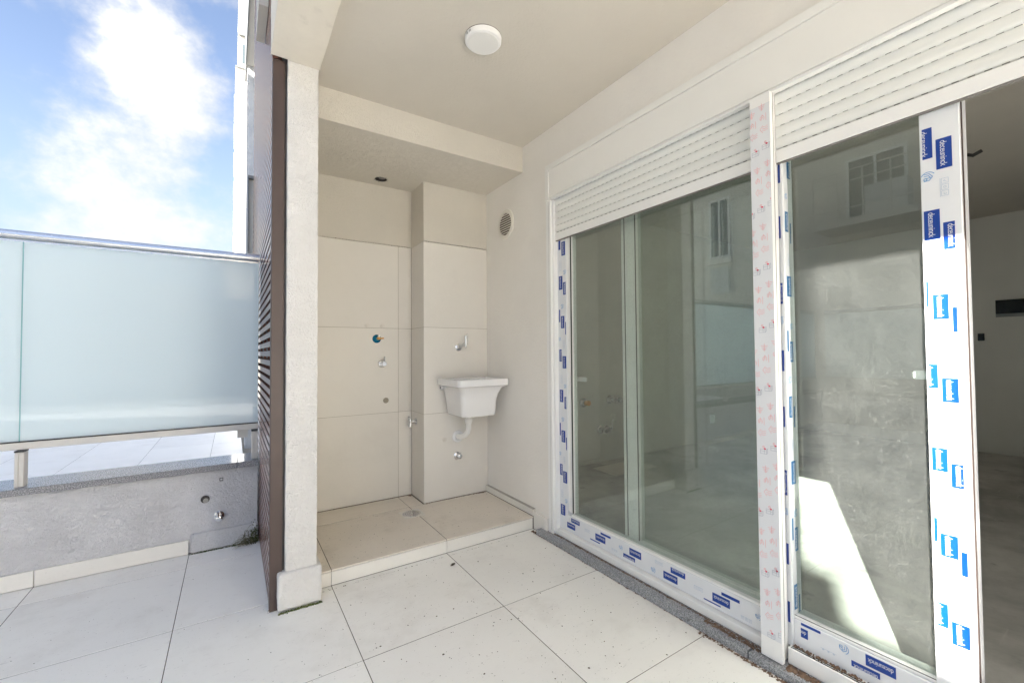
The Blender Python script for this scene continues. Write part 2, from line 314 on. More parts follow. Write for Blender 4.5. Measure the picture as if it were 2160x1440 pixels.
# ------------------------------------------------------------------ mesh helpers
ORG = {}
class MB:
    def __init__(s): s.v = []; s.f = []; s.m = []
    def add(s, vs_, fs, mi=0):
        b = len(s.v); s.v += [tuple(v) for v in vs_]
        for f in fs: s.f.append(tuple(i+b for i in f)); s.m.append(mi)
        return s
    def box(s, x0, x1, y0, y1, z0, z1, mi=0):
        x0, x1 = sorted((x0, x1)); y0, y1 = sorted((y0, y1)); z0, z1 = sorted((z0, z1))
        return s.add([(x0,y0,z0),(x1,y0,z0),(x1,y1,z0),(x0,y1,z0),(x0,y0,z1),(x1,y0,z1),(x1,y1,z1),(x0,y1,z1)],
              [(3,2,1,0),(4,5,6,7),(0,1,5,4),(1,2,6,5),(2,3,7,6),(3,0,4,7)], mi)
    def tube(s, path, r, n=12, mi=0, caps=True):
        P_ = [Vector(p) for p in path]; k = len(P_); rs = r if isinstance(r, (list, tuple)) else [r]*k
        vs_ = []; prev = None
        for i, p in enumerate(P_):
            d = (P_[min(i+1, k-1)] - P_[max(i-1, 0)]).normalized()
            if prev is None:
                a = Vector((0, 0, 1)) if abs(d.z) < .9 else Vector((1, 0, 0)); u = d.cross(a).normalized()
            else: u = (prev - d*prev.dot(d)).normalized()
            prev = u; w_ = d.cross(u)
            for j in range(n):
                an = 2*PI*j/n; vs_.append(p + (u*math.cos(an) + w_*math.sin(an))*rs[i])
        fs = []
        for i in range(k-1):
            for j in range(n):
                a = i*n+j; b = i*n+(j+1) % n; fs.append((a, b, b+n, a+n))
        if caps: fs.append(tuple(reversed(range(n)))); fs.append(tuple(range((k-1)*n, k*n)))
        return s.add(vs_, fs, mi)
    def lathe(s, origin, axis, prof, n=24, mi=0):
        """prof = [(distance along axis, radius)]"""
        o_ = Vector(origin); ax = Vector(axis).normalized()
        a = Vector((0, 0, 1)) if abs(ax.z) < .9 else Vector((1, 0, 0)); u = ax.cross(a).normalized(); w_ = ax.cross(u)
        vs_ = []
        for h, r in prof:
            for j in range(n):
                an = 2*PI*j/n; vs_.append(o_ + ax*h + (u*math.cos(an) + w_*math.sin(an))*max(r, 1e-4))
        fs = []
        for i in range(len(prof)-1):
            for j in range(n):
                p = i*n+j; q = i*n+(j+1) % n; fs.append((p, q, q+n, p+n))
        fs.append(tuple(reversed(range(n)))); fs.append(tuple(range((len(prof)-1)*n, len(prof)*n)))
        return s.add(vs_, fs, mi)
    def plate(s, O, ux, uy, outer, holes, mi=0, cup=0., cupmi=0, thick=0., r_n=18):
        """flat plate with round holes; (O, ux, uy) frame, normal = ux x uy; holes=[(cx,cy,r)]; a cup of depth `cup` behind each"""
        O = Vector(O); ux = Vector(ux); uy = Vector(uy); n = ux.cross(uy)
        loops = [[Vector((a, b, 0)) for a, b in outer]]
        for cx, cy_, r in holes: loops.append([Vector((cx + r*math.cos(2*PI*j/r_n), cy_ + r*math.sin(2*PI*j/r_n), 0)) for j in range(r_n)])
        flat = [p for l in loops for p in l]
        tris = tessellate_polygon(loops)
        fs = []
        for a, b, c in tris:
            nn = (flat[b]-flat[a]).cross(flat[c]-flat[a]); fs.append((a, b, c) if nn.z > 0 else (c, b, a))
        s.add([O + ux*p.x + uy*p.y for p in flat], fs, mi)
        if thick:
            q = [O + ux*a + uy*b for a, b in outer]; k = len(q)
            s.add(q + [p - n*thick for p in q], [(i, (i+1) % k, (i+1) % k+k, i+k)[::-1] for i in range(k)], mi)
        for cx, cy_, r in holes:
            rim = [O + ux*(cx + r*math.cos(2*PI*j/r_n)) + uy*(cy_ + r*math.sin(2*PI*j/r_n)) for j in range(r_n)]
            s.add(rim + [p - n*cup for p in rim], [(j, (j+1) % r_n, (j+1) % r_n+r_n, j+r_n) for j in range(r_n)] + [tuple(range(r_n, 2*r_n))], cupmi)
        return s
    def build(s, name, mats, parent=None, bevel=0., smooth=False, sharp=35, segs=1):
        me = bpy.data.meshes.new(name)
        org = ORG[parent.name] if parent is not None else Vector((0, 0, 0))
        me.from_pydata([tuple(Vector(v) - org) for v in s.v], [], s.f)
        if not isinstance(mats, (list, tuple)): mats = [mats]
        for k in mats: me.materials.append(MT[k])
        for p, i in zip(me.polygons, s.m): p.material_index = i
        if bevel:
            bm = bmesh.new(); bm.from_mesh(me); bmesh.ops.remove_doubles(bm, verts=bm.verts, dist=1e-5)
            es = [e for e in bm.edges if len(e.link_faces) == 2 and e.calc_face_angle(0) > math.radians(30)]
            bmesh.ops.bevel(bm, geom=es, offset=bevel, segments=segs, affect='EDGES', clamp_overlap=True); bm.to_mesh(me); bm.free()
        if smooth:
            for p in me.polygons: p.use_smooth = True
            try: me.set_sharp_from_angle(angle=math.radians(sharp))
            except Exception: pass
        me.update()
        o = bpy.data.objects.new(name, me); col.objects.link(o)
        if parent is not None: o.parent = parent; ORG[o.name] = org
        else: ORG[o.name] = Vector((0, 0, 0))
        return o
def thing(name, label, cat, loc, group=None):
    o = bpy.data.objects.new(name, None); col.objects.link(o); o.location = loc; o.empty_display_size = .1
    ORG[o.name] = Vector(loc); o['label'] = label; o['category'] = cat
    if group: o['group'] = group
    return o
def tag(o, label, cat, group=None, kind=None):
    o['label'] = label; o['category'] = cat
    if group: o['group'] = group
    if kind: o['kind'] = kind
    return o
def struct(o): o['kind'] = 'structure'; return o
def inst(name, me, parent, loc=None, mat4=None):
    """another object on a shared mesh; loc / mat4 in world terms"""
    o = bpy.data.objects.new(name, me); col.objects.link(o); o.parent = parent
    org = ORG[parent.name]
    if mat4 is not None:
        m_ = mat4.copy(); m_.translation = m_.translation - org; o.matrix_local = m_
    else: o.location = Vector(loc) - org
    ORG[o.name] = org
    return o
def rough_box(mb, x0, x1, y0, y1, z0, z1, cell=.03, amp=.0015, mi=0, seed=0., fs=18.):
    """box with a gridded surface, edges slightly uneven as trowelled render is"""
    nx, ny, nz = [max(1, min(140, int(round(abs(b-a)/cell)))) for a, b in ((x0,x1),(y0,y1),(z0,z1))]
    def pt(i, j, k):
        p = Vector((x0+(x1-x0)*i/nx, y0+(y1-y0)*j/ny, z0+(z1-z0)*k/nz))
        d = noise.noise_vector(p*fs + Vector((seed, seed, seed)))
        e = noise.noise_vector(p*fs*3 + Vector((seed, 3, seed)))
        nedge = (i in (0, nx)) + (j in (0, ny)) + (k in (0, nz))
        q = p + d*amp + e*amp*.5
        if nedge >= 2:      # soften the arris
            c = Vector(((x0+x1)/2 if i in (0, nx) else p.x, (y0+y1)/2 if j in (0, ny) else p.y, (z0+z1)/2 if k in (0, nz) else p.z))
            q += (c-p).normalized()*(amp*1.2 + abs(e.x)*amp*1.5)
        return q
    idx = {}; vs_ = []
    def vid(i, j, k):
        if (i, j, k) not in idx: idx[(i, j, k)] = len(vs_); vs_.append(pt(i, j, k))
        return idx[(i, j, k)]
    fs_ = []
    for i in range(nx):
        for j in range(ny):
            fs_.append((vid(i,j,0), vid(i,j+1,0), vid(i+1,j+1,0), vid(i+1,j,0))); fs_.append((vid(i,j,nz), vid(i+1,j,nz), vid(i+1,j+1,nz), vid(i,j+1,nz)))
    for i in range(nx):
        for k in range(nz):
            fs_.append((vid(i,0,k), vid(i+1,0,k), vid(i+1,0,k+1), vid(i,0,k+1))); fs_.append((vid(i,ny,k), vid(i,ny,k+1), vid(i+1,ny,k+1), vid(i+1,ny,k)))
    for j in range(ny):
        for k in range(nz):
            fs_.append((vid(0,j,k), vid(0,j,k+1), vid(0,j+1,k+1), vid(0,j+1,k))); fs_.append((vid(nx,j,k), vid(nx,j+1,k), vid(nx,j+1,k+1), vid(nx,j,k+1)))
    mb.add(vs_, fs_, mi); return mb
def crumbs(n, place, smin, smax, flat=.5, seed=1):
    """irregular little lumps: place(rng) -> point"""
    rng = random.Random(seed); mb = MB()
    for _ in range(n):
        p = Vector(place(rng)); s_ = rng.uniform(smin, smax)*(.5 + rng.random()**3*1.2); a = rng.uniform(0, 2*PI); el = rng.uniform(.5, 1.)
        ring = []
        for j in range(5):
            an = a + 2*PI*j/5; rr_ = s_*rng.uniform(.6, 1.1)
            x = math.cos(an)*rr_; y = math.sin(an)*rr_*el
            ring.append((p.x + x*math.cos(a) - y*math.sin(a), p.y + x*math.sin(a) + y*math.cos(a), p.z))
        top = (p.x + rng.uniform(-.2,.2)*s_, p.y + rng.uniform(-.2,.2)*s_, p.z + s_*flat)
        mb.add(ring+[top], [(j, (j+1) % 5, 5) for j in range(5)])
    return mb

# print on the films, measured on the profiles (kind, from, to, z top, z bottom)
RIGHT=[('c',0.376,0.355,1.736,1.649),('t',0.348,0.316,1.696,1.611),('h',0.375,0.359,1.612,1.58),('g',0.339,0.325,1.585,1.533),('t',0.377,0.344,1.501,1.418),('t2',0.338,0.315,1.46,1.385),('g',0.36,0.348,1.385,1.343),('h',0.326,0.315,1.339,1.317),('b',0.377,0.372,1.302,1.23),('t',0.364,0.332,1.262,1.193),('b',0.325,0.316,1.224,1.156),('h',0.353,0.334,1.147,1.126),('c',0.378,0.358,1.068,1.001),('t',0.351,0.318,1.03,0.964),('h',0.377,0.359,0.951,0.936),('g',0.341,0.329,0.923,0.879),('t',0.376,0.344,0.836,0.772),('t2',0.338,0.314,0.798,0.733),('g',0.366,0.354,0.725,0.684),('h',0.328,0.314,0.681,0.663),('b',0.376,0.369,0.641,0.575),('t',0.364,0.329,0.602,0.54),('b',0.324,0.312,0.565,0.501),('h',0.349,0.331,0.485,0.467),('c',0.375,0.353,0.41,0.345),('t',0.347,0.312,0.37,0.309),('h',0.372,0.355,0.284,0.273)]
LEFT=[('t',1.983,1.949,1.767,1.684),('b',2.01,1.991,1.779,1.724),('g',2.002,1.984,1.656,1.595),('h',1.966,1.947,1.593,1.567),('t',2.01,1.976,1.564,1.483),('t2',1.971,1.947,1.524,1.449),('h',1.993,1.97,1.391,1.366),('b',2.011,2.0,1.364,1.289),('t',1.994,1.962,1.324,1.251),('b',1.956,1.949,1.287,1.213),('h',2.014,1.998,1.195,1.177),('g',1.977,1.958,1.179,1.128),('t2',2.011,1.99,1.125,1.053),('t',1.982,1.949,1.085,1.013),('g',2.002,1.983,0.971,0.922),('h',1.971,1.953,0.916,0.895),('t',2.011,1.979,0.885,0.812),('t2',1.969,1.951,0.845,0.775),('h',1.998,1.975,0.716,0.698),('b',2.014,2.005,0.687,0.613),('t',1.999,1.965,0.645,0.576),('b',1.959,1.951,0.608,0.535),('h',2.021,2.003,0.51,0.498),('g',1.982,1.964,0.492,0.453),('t2',2.016,1.992,0.444,0.379),('t',1.987,1.952,0.407,0.339),('g',2.005,1.986,0.295,0.25),('h',1.973,1.952,0.241,0.226),('t',2.012,1.972,0.209,0.147)]
BL=[('t',1.92,1.848,0.152,0.129),('t',1.956,1.886,0.12,0.089),('g',1.807,1.765,0.133,0.113),('b',1.684,1.611,0.152,0.141),('t',1.723,1.649,0.134,0.1),('b',1.763,1.689,0.093,0.087),('h',1.554,1.534,0.133,0.116),('g',1.607,1.564,0.097,0.09),('t',1.486,1.413,0.145,0.111),('c',1.526,1.451,0.104,0.085),('h',1.357,1.335,0.105,0.087),('g',1.334,1.289,0.143,0.132),('c2',1.248,1.174,0.148,0.123),('t',1.287,1.213,0.116,0.083),('g',1.133,1.091,0.119,0.106),('b',1.01,0.936,0.146,0.134),('t',1.049,0.975,0.128,0.094),('b',1.088,1.014,0.087,0.082),('g',0.933,0.889,0.092,0.083),('h',0.878,0.859,0.13,0.111)]
BR=[('b',0.722,0.663,0.174,0.165),('d',0.723,0.701,0.156,0.125),('h',0.614,0.587,0.166,0.143),('t',0.542,0.469,0.171,0.137),('c',0.579,0.507,0.131,0.113),('g',0.664,0.619,0.122,0.118)]
SF=[('b',0.763,0.754,1.782,1.712),('b',0.77,0.757,1.592,1.512),('t',0.769,0.754,1.351,1.276),('b',0.765,0.755,1.11,1.036),('b',0.769,0.757,0.91,0.838),('t',0.768,0.753,0.686,0.598),('b',0.763,0.754,0.43,0.357),('b',0.768,0.753,0.229,0.157),('g',0.77,0.765,1.476,1.427),('h',0.768,0.756,1.228,1.203),('g',0.772,0.765,0.792,0.754),('h',0.767,0.754,0.549,0.528)]
SS=[('c',1.674,1.697,1.791,1.73),('t',1.653,1.675,1.607,1.534),('b',1.687,1.695,1.569,1.495),('t',1.657,1.687,1.375,1.302),('b',1.65,1.66,1.18,1.106),('t2',1.669,1.691,1.141,1.068),('t',1.652,1.673,0.947,0.871),('b',1.683,1.694,0.91,0.835),('t',1.657,1.687,0.718,0.636),('b',1.652,1.662,0.52,0.444),('t2',1.672,1.693,0.483,0.401),('t',1.656,1.678,0.288,0.202),('b',1.687,1.699,0.246,0.166),('h',1.656,1.67,1.674,1.656),('g',1.666,1.677,1.456,1.412),('h',1.674,1.689,1.208,1.188),('h',1.652,1.667,1.021,0.993),('g',1.664,1.675,0.795,0.755),('h',1.675,1.688,0.55,0.523)]

# ================================================================== SETTING
struct(MB().add([(-300,-300,-.6),(300,-300,-.6),(300,300,-.6),(-300,300,-.6)], [(0,1,2,3)]).build('ground', 'ground'))
T = .6; XL = .407; YL = 2.228; G = .0030
bed = struct(MB().box(-4.4, 1.62, -5.6, 3.25, -.5, -.0011).build('terrace_floor', 'grout'))
tile_cache = {}
def tile(parent, x0, x1, y0, y1, top, mat='floor_tile', name='tile', th=.009):
    g = G/2; lx, ly = x1-x0-2*g, y1-y0-2*g
    key = (round(lx, 4), round(ly, 4), mat, th)
    if key not in tile_cache:
        o = MB().box(0, lx, 0, ly, -th, 0).build('tmp', mat, None, bevel=.0009); tile_cache[key] = o.data; o.data.name = name; bpy.data.objects.remove(o)
    rz = random.uniform(-.0004, .0004)
    return inst(name, tile_cache[key], parent, (x0+g, y0+g, top+rz))
def frange(a, step, lo, hi):
    k = math.floor((lo-a)/step); out_ = []
    while a+k*step < hi:
        out_.append(a+k*step); k += 1
    return out_
for x in frange(XL, T, -4.39, 1.6):
    for y in frange(YL, T, -5.5, 3.02):
        x0, x1, y0, y1 = max(x, -4.38), min(x+T, 1.60), max(y, -5.5), min(y+T, 3.024)
        if x1-x0 < .01 or y1-y0 < .01: continue
        if x0 >= .2 and y0 >= YL-.01: continue
        tile(bed, x0, x1, y0, y1, 0)
nb = struct(MB().box(-6.5, .115, 3.25, 12.5, -.5, -.0011).build('neighbour_floor', 'grout'))
for x in frange(XL, T, -6.4, .1):
    for y in frange(5.97, T, 3.26, 12.4):
        x0, x1, y0, y1 = max(x, -6.5), min(x+T, .11), max(y, 3.252), min(y+T, 12.4)
        if x1-x0 < .01 or y1-y0 < .02: continue
        tile(nb, x0, x1, y0, y1, 0)
struct(MB().box(1.8, 6.7, -3.1, 3.2, -.3, .03).build('interior_floor', 'concrete'))
struct(MB().box(1.8, 6.7, -3.1, 3.2, 2.49, 2.8).build('interior_ceiling', 'interior_ceiling'))
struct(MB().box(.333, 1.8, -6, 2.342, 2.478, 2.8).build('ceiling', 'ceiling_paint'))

o = MB(); o.box(1.62, 1.80, 2.08, 3.3, -.1, 2.8); o.box(1.62, 1.80, -6, 2.08, 2.249, 2.8); o.box(1.62, 1.80, -6, -1.5, -.1, 2.249)
tag(o.build('window_wall', 'wall_cream'), 'cream rendered wall holding the sliding doors and the round vent', 'wall')
# a textured strip of wall above the shutter box
tag(MB().box(1.80, 6.6, 3.09, 3.3, -.1, 2.8).build('interior_wall', 'interior_wall'), 'pale interior side wall with valves seen through the left glass door', 'wall')
tag(MB().box(6.6, 6.75, -3.1, 3.3, -.1, 2.8).build('interior_wall', 'interior_wall'), 'dark interior end wall behind the open doorway, with black panel', 'wall')
tag(MB().box(1.80, 6.6, -3.2, -3.05, -.1, 2.8).build('interior_wall', 'interior_wall'), 'interior wall far to the right of the doorway, beyond the frame', 'wall')

# beam over the pillar, running towards the camera, and lowered soffit over the niche
b_ = MB(); rough_box(b_, .132, .333, -1.6, 2.128, 2.425, 2.8, .035, .0016); b_.box(.135, .333, -6, -1.6, 2.426, 2.8)
b_.box(-.13, .131, -6, .38, 2.428, 2.8)  # unseen strip added behind the camera to set the top of the sunlight
bm_ = b_.build('ceiling_beam', 'beam_paint', smooth=True, sharp=50)
tag(bm_, 'cream concrete beam along the outer edge of the ceiling above the pillar, plus an unseen strip added to cut the sun', 'beam')
hole_c = (.853, 2.955, .042)
rngp = [(0, 0), (1.287, 0), (1.287, .96), (0, .96)]
s_ = MB()
s_.plate((.333, 3.302, 2.311), (1, 0, 0), (0, -1, 0), [(0, 0), (1.287, 0), (1.287, .96), (0, .96)], [(.853-.333, 3.302-2.955, .040)], 0, cup=.09, cupmi=1)
s_.box(.333, 1.62, 2.342, 3.302, 2.3115, 2.477) if False else None
s_.add([(.333,2.342,2.311),(1.62,2.342,2.311),(1.62,2.342,2.60),(.333,2.342,2.60)], [(0,1,2,3)])
s_.box(.206, .3325, 2.128, 3.30, 2.425, 2.8)
s_.box(.20, .3325, 2.30, 3.30, 2.311, 2.4248)
sf = tag(s_.build('niche_soffit', ['stucco_cream', 'hole_dark']), 'lowered cream soffit over the laundry niche with a lamp hole in it', 'ceiling')
# broken rim of the hole and the loose fitting in it
h_ = MB()
for j in range(14):
    a = 2*PI*j/14; r0 = .040; r1 = .046 + random.random()*.012
    c0 = (.853+math.cos(a)*r0, 2.955+math.sin(a)*r0, 2.3105); c1 = (.853+math.cos(a+.5)*r0, 2.955+math.sin(a+.5)*r0, 2.3105); c2 = (.853+math.cos(a+.25)*r1, 2.955+math.sin(a+.25)*r1, 2.3103)
    h_.add([c0, c1, c2], [(2, 1, 0)])
h_.build('hole_edge', 'plaster_drip', sf)
MB().lathe((.862, 2.958, 2.322), (0, 0, 1), [(0, .024), (.02, .026)], 16).build('fitting', 'hole_grey', sf)

# pillar
p_ = thing('pillar', 'textured pale grey pillar beside the brown louvred screen', 'pillar', (.262, 2.2, 0))
q = MB(); rough_box(q, .199, .328, 2.13, 2.27, .12, 2.43, .012, .0016, fs=30); q.build('shaft', 'stucco_pillar', p_, smooth=True, sharp=60)
q = MB(); rough_box(q, .170, .346, 2.111, 2.222, .004, .163, .010, .0028, seed=4, fs=30); q.build('plinth', 'stucco_pillar', p_, smooth=True, sharp=60)
mo = crumbs(420, lambda r: (r.uniform(.175, .345), 2.110 - abs(r.gauss(0, .004)), .001), .002, .006, .9, 5).build('moss', 'moss', p_); mo['kind'] = 'stuff'
o = MB().box(.205, .325, 2.27, 3.078, 0, 2.43).build('niche_side_wall', 'stucco_cream')
tag(o, 'narrow side wall of the niche behind the pillar', 'wall')

# niche: raised floor, back wall with tiles, boxed pipe chase
Z1, Z2, Z3, ZS = 1.890, 1.289, .686, .076
stp = struct(MB().box(.2, 1.62, YL, 3.078, -.1, ZS-.0011).build('niche_floor', 'grout'))
for (x0, x1) in ((.26, XL), (XL, XL+T), (XL+T, 1.600)):
    tile(stp, x0, x1, YL-.004, YL+T, ZS, 'step_tile')
    if x0 < 1.0: tile(stp, x0, min(x1, 1.105), YL+T, 3.066, ZS, 'step_tile')
tile(stp, XL+T, 1.106, YL+T, 3.066, ZS, 'step_tile')
def wtile(parent, frame, a0, a1, b0, b1, mat='wall_tile', name='tile', holes=(), th=.008):
    """tile on a wall: frame = (origin, ux, uy); normal ux x uy points out"""
    O, ux, uy = [Vector(k) for k in frame]; n = ux.cross(uy); g = .0011
    m_ = MB()
    def P3(a, b, c): return O + ux*a + uy*b + n*c
    if holes:
        m_.plate(P3(0,0,0), ux, uy, [(a0+g,b0+g),(a1-g,b0+g),(a1-g,b1-g),(a0+g,b1-g)], holes, 0, cup=.03, cupmi=1, thick=th)
        return m_.build(name, [mat, 'hole_grey'], parent)
    e = .0008
    v = [P3(a0+g,b0+g,-th),P3(a1-g,b0+g,-th),P3(a1-g,b1-g,-th),P3(a0+g,b1-g,-th),P3(a0+g,b0+g,-e),P3(a1-g,b0+g,-e),P3(a1-g,b1-g,-e),P3(a0+g,b1-g,-e),
         P3(a0+g+e,b0+g+e,0),P3(a1-g-e,b0+g+e,0),P3(a1-g-e,b1-g-e,0),P3(a0+g+e,b1-g-e,0)]
    m_.add(v, [(0,1,5,4),(1,2,6,5),(2,3,7,6),(3,0,4,7),(4,5,9,8),(5,6,10,9),(6,7,11,10),(7,4,8,11),(8,9,10,11)])
    return m_.build(name, mat, parent)
bw = thing('niche_back_wall', 'tiled back wall of the laundry niche with boxed pipe chase on its right', 'wall', (.9, 3.078, 0))
m_ = MB(); m_.box(.325, 1.123, 3.0755, 3.3, 0, Z1); m_.box(1.1145, 1.62, 2.8335, 3.3, 0, Z1); m_.build('tile_bed', 'grout_wall', bw)
m_ = MB(); m_.box(.325, 1.62, 3.0757, 3.3, Z1+.003, 2.311); m_.box(1.1145, 1.62, 2.8335, 3.0755, Z1+.003, 2.311)
m_.build('render', 'stucco_cream', bw)
FB = ((0, 3.074, 0), (1, 0, 0), (0, 0, 1))
rows = [(ZS, Z3), (Z3, Z2), (Z2, Z1)]
for i, (a, b) in enumerate(rows):
    wtile(bw, FB, .327, .4135, a, b)
    wtile(bw, FB, .4135, 1.0135, a, b, holes=[(.923, .774, .020)] if i == 1 else ())
    wtile(bw, FB, 1.0135, 1.113, a, b)
    wtile(bw, ((1.113, 3.074, 0), (0, -1, 0), (0, 0, 1)), 0, .242, a, b)
    wtile(bw, ((0, 2.832, 0), (1, 0, 0), (0, 0, 1)), 1.113, 1.62, a, b)
cr = crumbs(260, lambda r: (r.uniform(.33, 1.11), 3.073, Z1+.0015+r.uniform(-.001,.0015)), .001, .0035, .4, 8)
cr.v += []
dt = MB(); dt.v = cr.v; dt.f = cr.f; dt.m = cr.m
k0 = crumbs(200, lambda r: (r.uniform(1.115, 1.615), 2.831, Z1+.0015+r.uniform(-.001,.0015)), .001, .0032, .4, 9); dt.add(k0.v, k0.f)
for fx, n, sd_ in ((lambda r: (r.uniform(.33, 1.11), 3.072-abs(r.gauss(0,.004)), ZS), 300, 1), (lambda r: (r.uniform(1.115, 1.6), 2.83-abs(r.gauss(0,.005)), ZS), 300, 2),
                  (lambda r: (1.10-abs(r.gauss(0,.012)), 3.066-abs(r.gauss(0,.012)), ZS), 120, 3), (lambda r: (1.585-abs(r.gauss(0,.04)), 2.82-abs(r.gauss(0,.006)), ZS), 140, 4)):
    k0 = crumbs(n, fx, .0012, .0048, .5, sd_); dt.add(k0.v, k0.f)
d_ = dt.build('joint_dirt', 'debris', bw); d_['kind'] = 'stuff'
# riser tiles
for (x0, x1) in ((.30, XL), (XL, XL+T), (XL+T, 1.594)):
    wtile(stp, ((0, YL-.005, 0), (1, 0, 0), (0, 0, 1)), x0, x1, .002, ZS-.0095, 'riser_tile', 'riser_tile')
# skirting along the window wall
sk = thing('skirting', 'cream tile skirting at the foot of the window wall in the niche', 'skirting', (1.61, 2.5, ZS))
FS = ((1.600, 3.0, 0), (0, -1, 0), (0, 0, 1))
wtile(sk, FS, .17, .77, ZS+.001, .118, 'riser_tile', 'tile', th=.012); wtile(sk, ((1.602, 3.0, 0), (0, -1, 0), (0, 0, 1)), .772, .885, .022, .103, 'riser_tile', 'tile', th=.012)
MB().box(1.6005, 1.62, 2.23, 2.83, .118, .121).build('top_joint', 'plaster_drip', sk)
MB().box(1.603, 1.62, 2.09, 2.228, .0, .10).build('backing', 'wall_cream', sk)

# parapet
pp = thing('parapet_wall', 'low grey rendered parapet under the frosted glass railing', 'wall', (-1.8, 3.1, 0))
q = MB(); rough_box(q, -1.6, .135, 3.025, 3.2, 0, .446, .013, .0017, seed=2, fs=26); q.box(-4.4, -1.6, 3.026, 3.25, 0, .446); q.box(-1.7, .135, 3.19, 3.25, 0, .446)
q.build('render', 'stucco_grey', pp, smooth=True, sharp=60)
q = MB(); rough_box(q, -.186, .138, 3.009, 3.04, .003, .108, .010, .0022, seed=9, fs=30); q.build('render_patch', 'stucco_grey', pp, smooth=True, sharp=60)
for x0, x1 in ((-4.37, .029), (.031, .136)):
    cp = MB(); cp.box(x0, x1, 3.0, 3.25, .447, .480)
    cp.m = [0]*6; cp.m[2] = 1; cp.m[0] = 1
    cp.build('coping', ['granite', 'granite_edge'], pp, bevel=.0015)
for k in range(7):
    x1 = -.195 - .5965*k - (.0 if k == 0 else 0); wtile(pp, ((0, 3.012, 0), (1, 0, 0), (0, 0, 1)), max(x1-.5955, -4.36), x1, .002, .080, 'riser_tile', 'skirting_tile', th=.012)
q = MB().lathe((-.122, 3.027, .289), (0, -1, 0), [(0, .027), (.0045, .026), (.005, .022)], 20).build('pipe_rim', 'stucco_grey', pp, smooth=True)
MB().lathe((-.122, 3.0225, .289), (0, -1, 0), [(0, .0215), (.0008, .0215)], 20).build('pipe_hole', 'hole_dark', pp)
MB().lathe((-.120, 3.0216, .2815), (0, -1, 0), [(0, .0130), (.0008, .0130)], 20).build('pipe_end', 'plaster_drip', pp)
q = MB(); c = (-.047, 3.022, .389)
for a in ((-.009,.009,.006,.009),(-.009,.009,-.009,-.006),(-.009,-.006,-.006,.006),(.006,.009,-.006,.006)): q.box(c[0]+a[0], c[0]+a[1], 3.0205, 3.024, c[2]+a[2], c[2]+a[3])
q.build('conduit_end', 'black_cap', pp)
mo = crumbs(500, lambda r: (r.uniform(-.19, .135), 3.006 - abs(r.gauss(0, .003)), .0015), .0015, .005, .8, 15); k0 = crumbs(260, lambda r: (r.uniform(.10, .137), 3.004 - abs(r.gauss(0, .012)), abs(r.gauss(0, .04))), .002, .008, .8, 16); mo.add(k0.v, k0.f)
mo = mo.build('moss', 'moss', pp); mo['kind'] = 'stuff'
# dry weed in the corner by the screen
rng = random.Random(3); wd = MB()
for i in range(46):
    x = rng.uniform(.06, .125); y = 2.985 + rng.uniform(-.02, .01); h = rng.uniform(.02, .10); dx = rng.gauss(-.035, .04); dy = -abs(rng.gauss(.02, .025))
    pts = [(x, y, 0 if rng.random() < .6 else rng.uniform(0, .06))]
    for k in (1, 2, 3, 4): t_ = k/4; pts.append((x+dx*t_*t_+rng.uniform(-.002,.002), y+dy*t_, max(.002, pts[0][2] + h*(t_*1.9 - t_*t_*1.7))))
    wd.tube(pts, [.0016, .0015, .0012, .0009, .0004], 4)
wd = wd.build('dry_weed', 'weed'); tag(wd, 'dry straggly weed growing in the corner of the parapet and the louvred screen', 'weed')
tag(crumbs(60, lambda r: (.118+r.gauss(0,.005), 2.99+r.gauss(0,.004), .10+r.uniform(-.012,.012)), .002, .006, .8, 19).build('plaster_lump', 'pipe_pvc'), 'white plaster lump at the foot of the screen above the weed', 'plaster lump')

# side parapet and railing of the terrace, outside the frame on the left
def railing(name, label, P0, P1, joints, posts, mats=('frosted',)):
    """P0->P1 along the top of a parapet; a local frame so that the same builder does both runs"""
    P0 = Vector(P0); P1 = Vector(P1); d = (P1-P0).normalized(); n = Vector((d.y, -d.x, 0)); Ln = (P1-P0).length
    r = thing(name, label, 'railing', P0)
    def bx(mb, a0, a1, t0, t1, z0, z1):
        pts = []
        for z in (z0, z1):
            for a, t_ in ((a0, t0), (a1, t0), (a1, t1), (a0, t1)): pts.append(P0 + d*a + n*t_ + Vector((0, 0, z)))
        mb.add(pts, [(3,2,1,0),(4,5,6,7),(0,1,5,4),(1,2,6,5),(2,3,7,6),(3,0,4,7)])
    m_ = MB(); m_.tube([P0 + Vector((0,0,1.706)), P1 + Vector((0,0,1.706))], .0245, 20); bx(m_, 0, Ln, -.008, .008, 1.672, 1.69); m_.build('handrail', 'aluminium', r, smooth=True)
    m_ = MB(); bx(m_, 0, Ln, -.012, .020, .653, .688); m_.build('bottom_rail', 'alu_cream', r, bevel=.002)
    m_ = MB(); bx(m_, 0, Ln, -.014, .022, .6885, .693); m_.build('gasket', 'gasket', r)
    js = [0] + list(joints) + [Ln]
    for a, b in zip(js[:-1], js[1:]):
        m_ = MB(); bx(m_, a+.0025, b-.0025, 0, .010, .693, 1.674); m_.m = [1, 1, 0, 1, 0, 1]; m_.build('glass_panel', ['frosted', 'glass_edge'], r)
    for a in joints:
        m_ = MB(); bx(m_, a-.0024, a+.0024, .001, .009, .693, 1.674); m_.build('joint_seal', 'glass_edge', r)
    for a in posts:
        m_ = MB(); bx(m_, a-.016, a+.016, .0, .05, .4805, .645); bx(m_, a-.016, a-.003, .050, .054, .4805, .640); bx(m_, a+.001, a+.016, .050, .054, .4805, .640)
        po = m_.build('post', 'alu_cream', r, bevel=.0012)
        m_ = MB(); bx(m_, a-.017, a+.017, -.001, .056, .6455, .6525); m_.build('post_cap', 'black_cap', po)
    return r
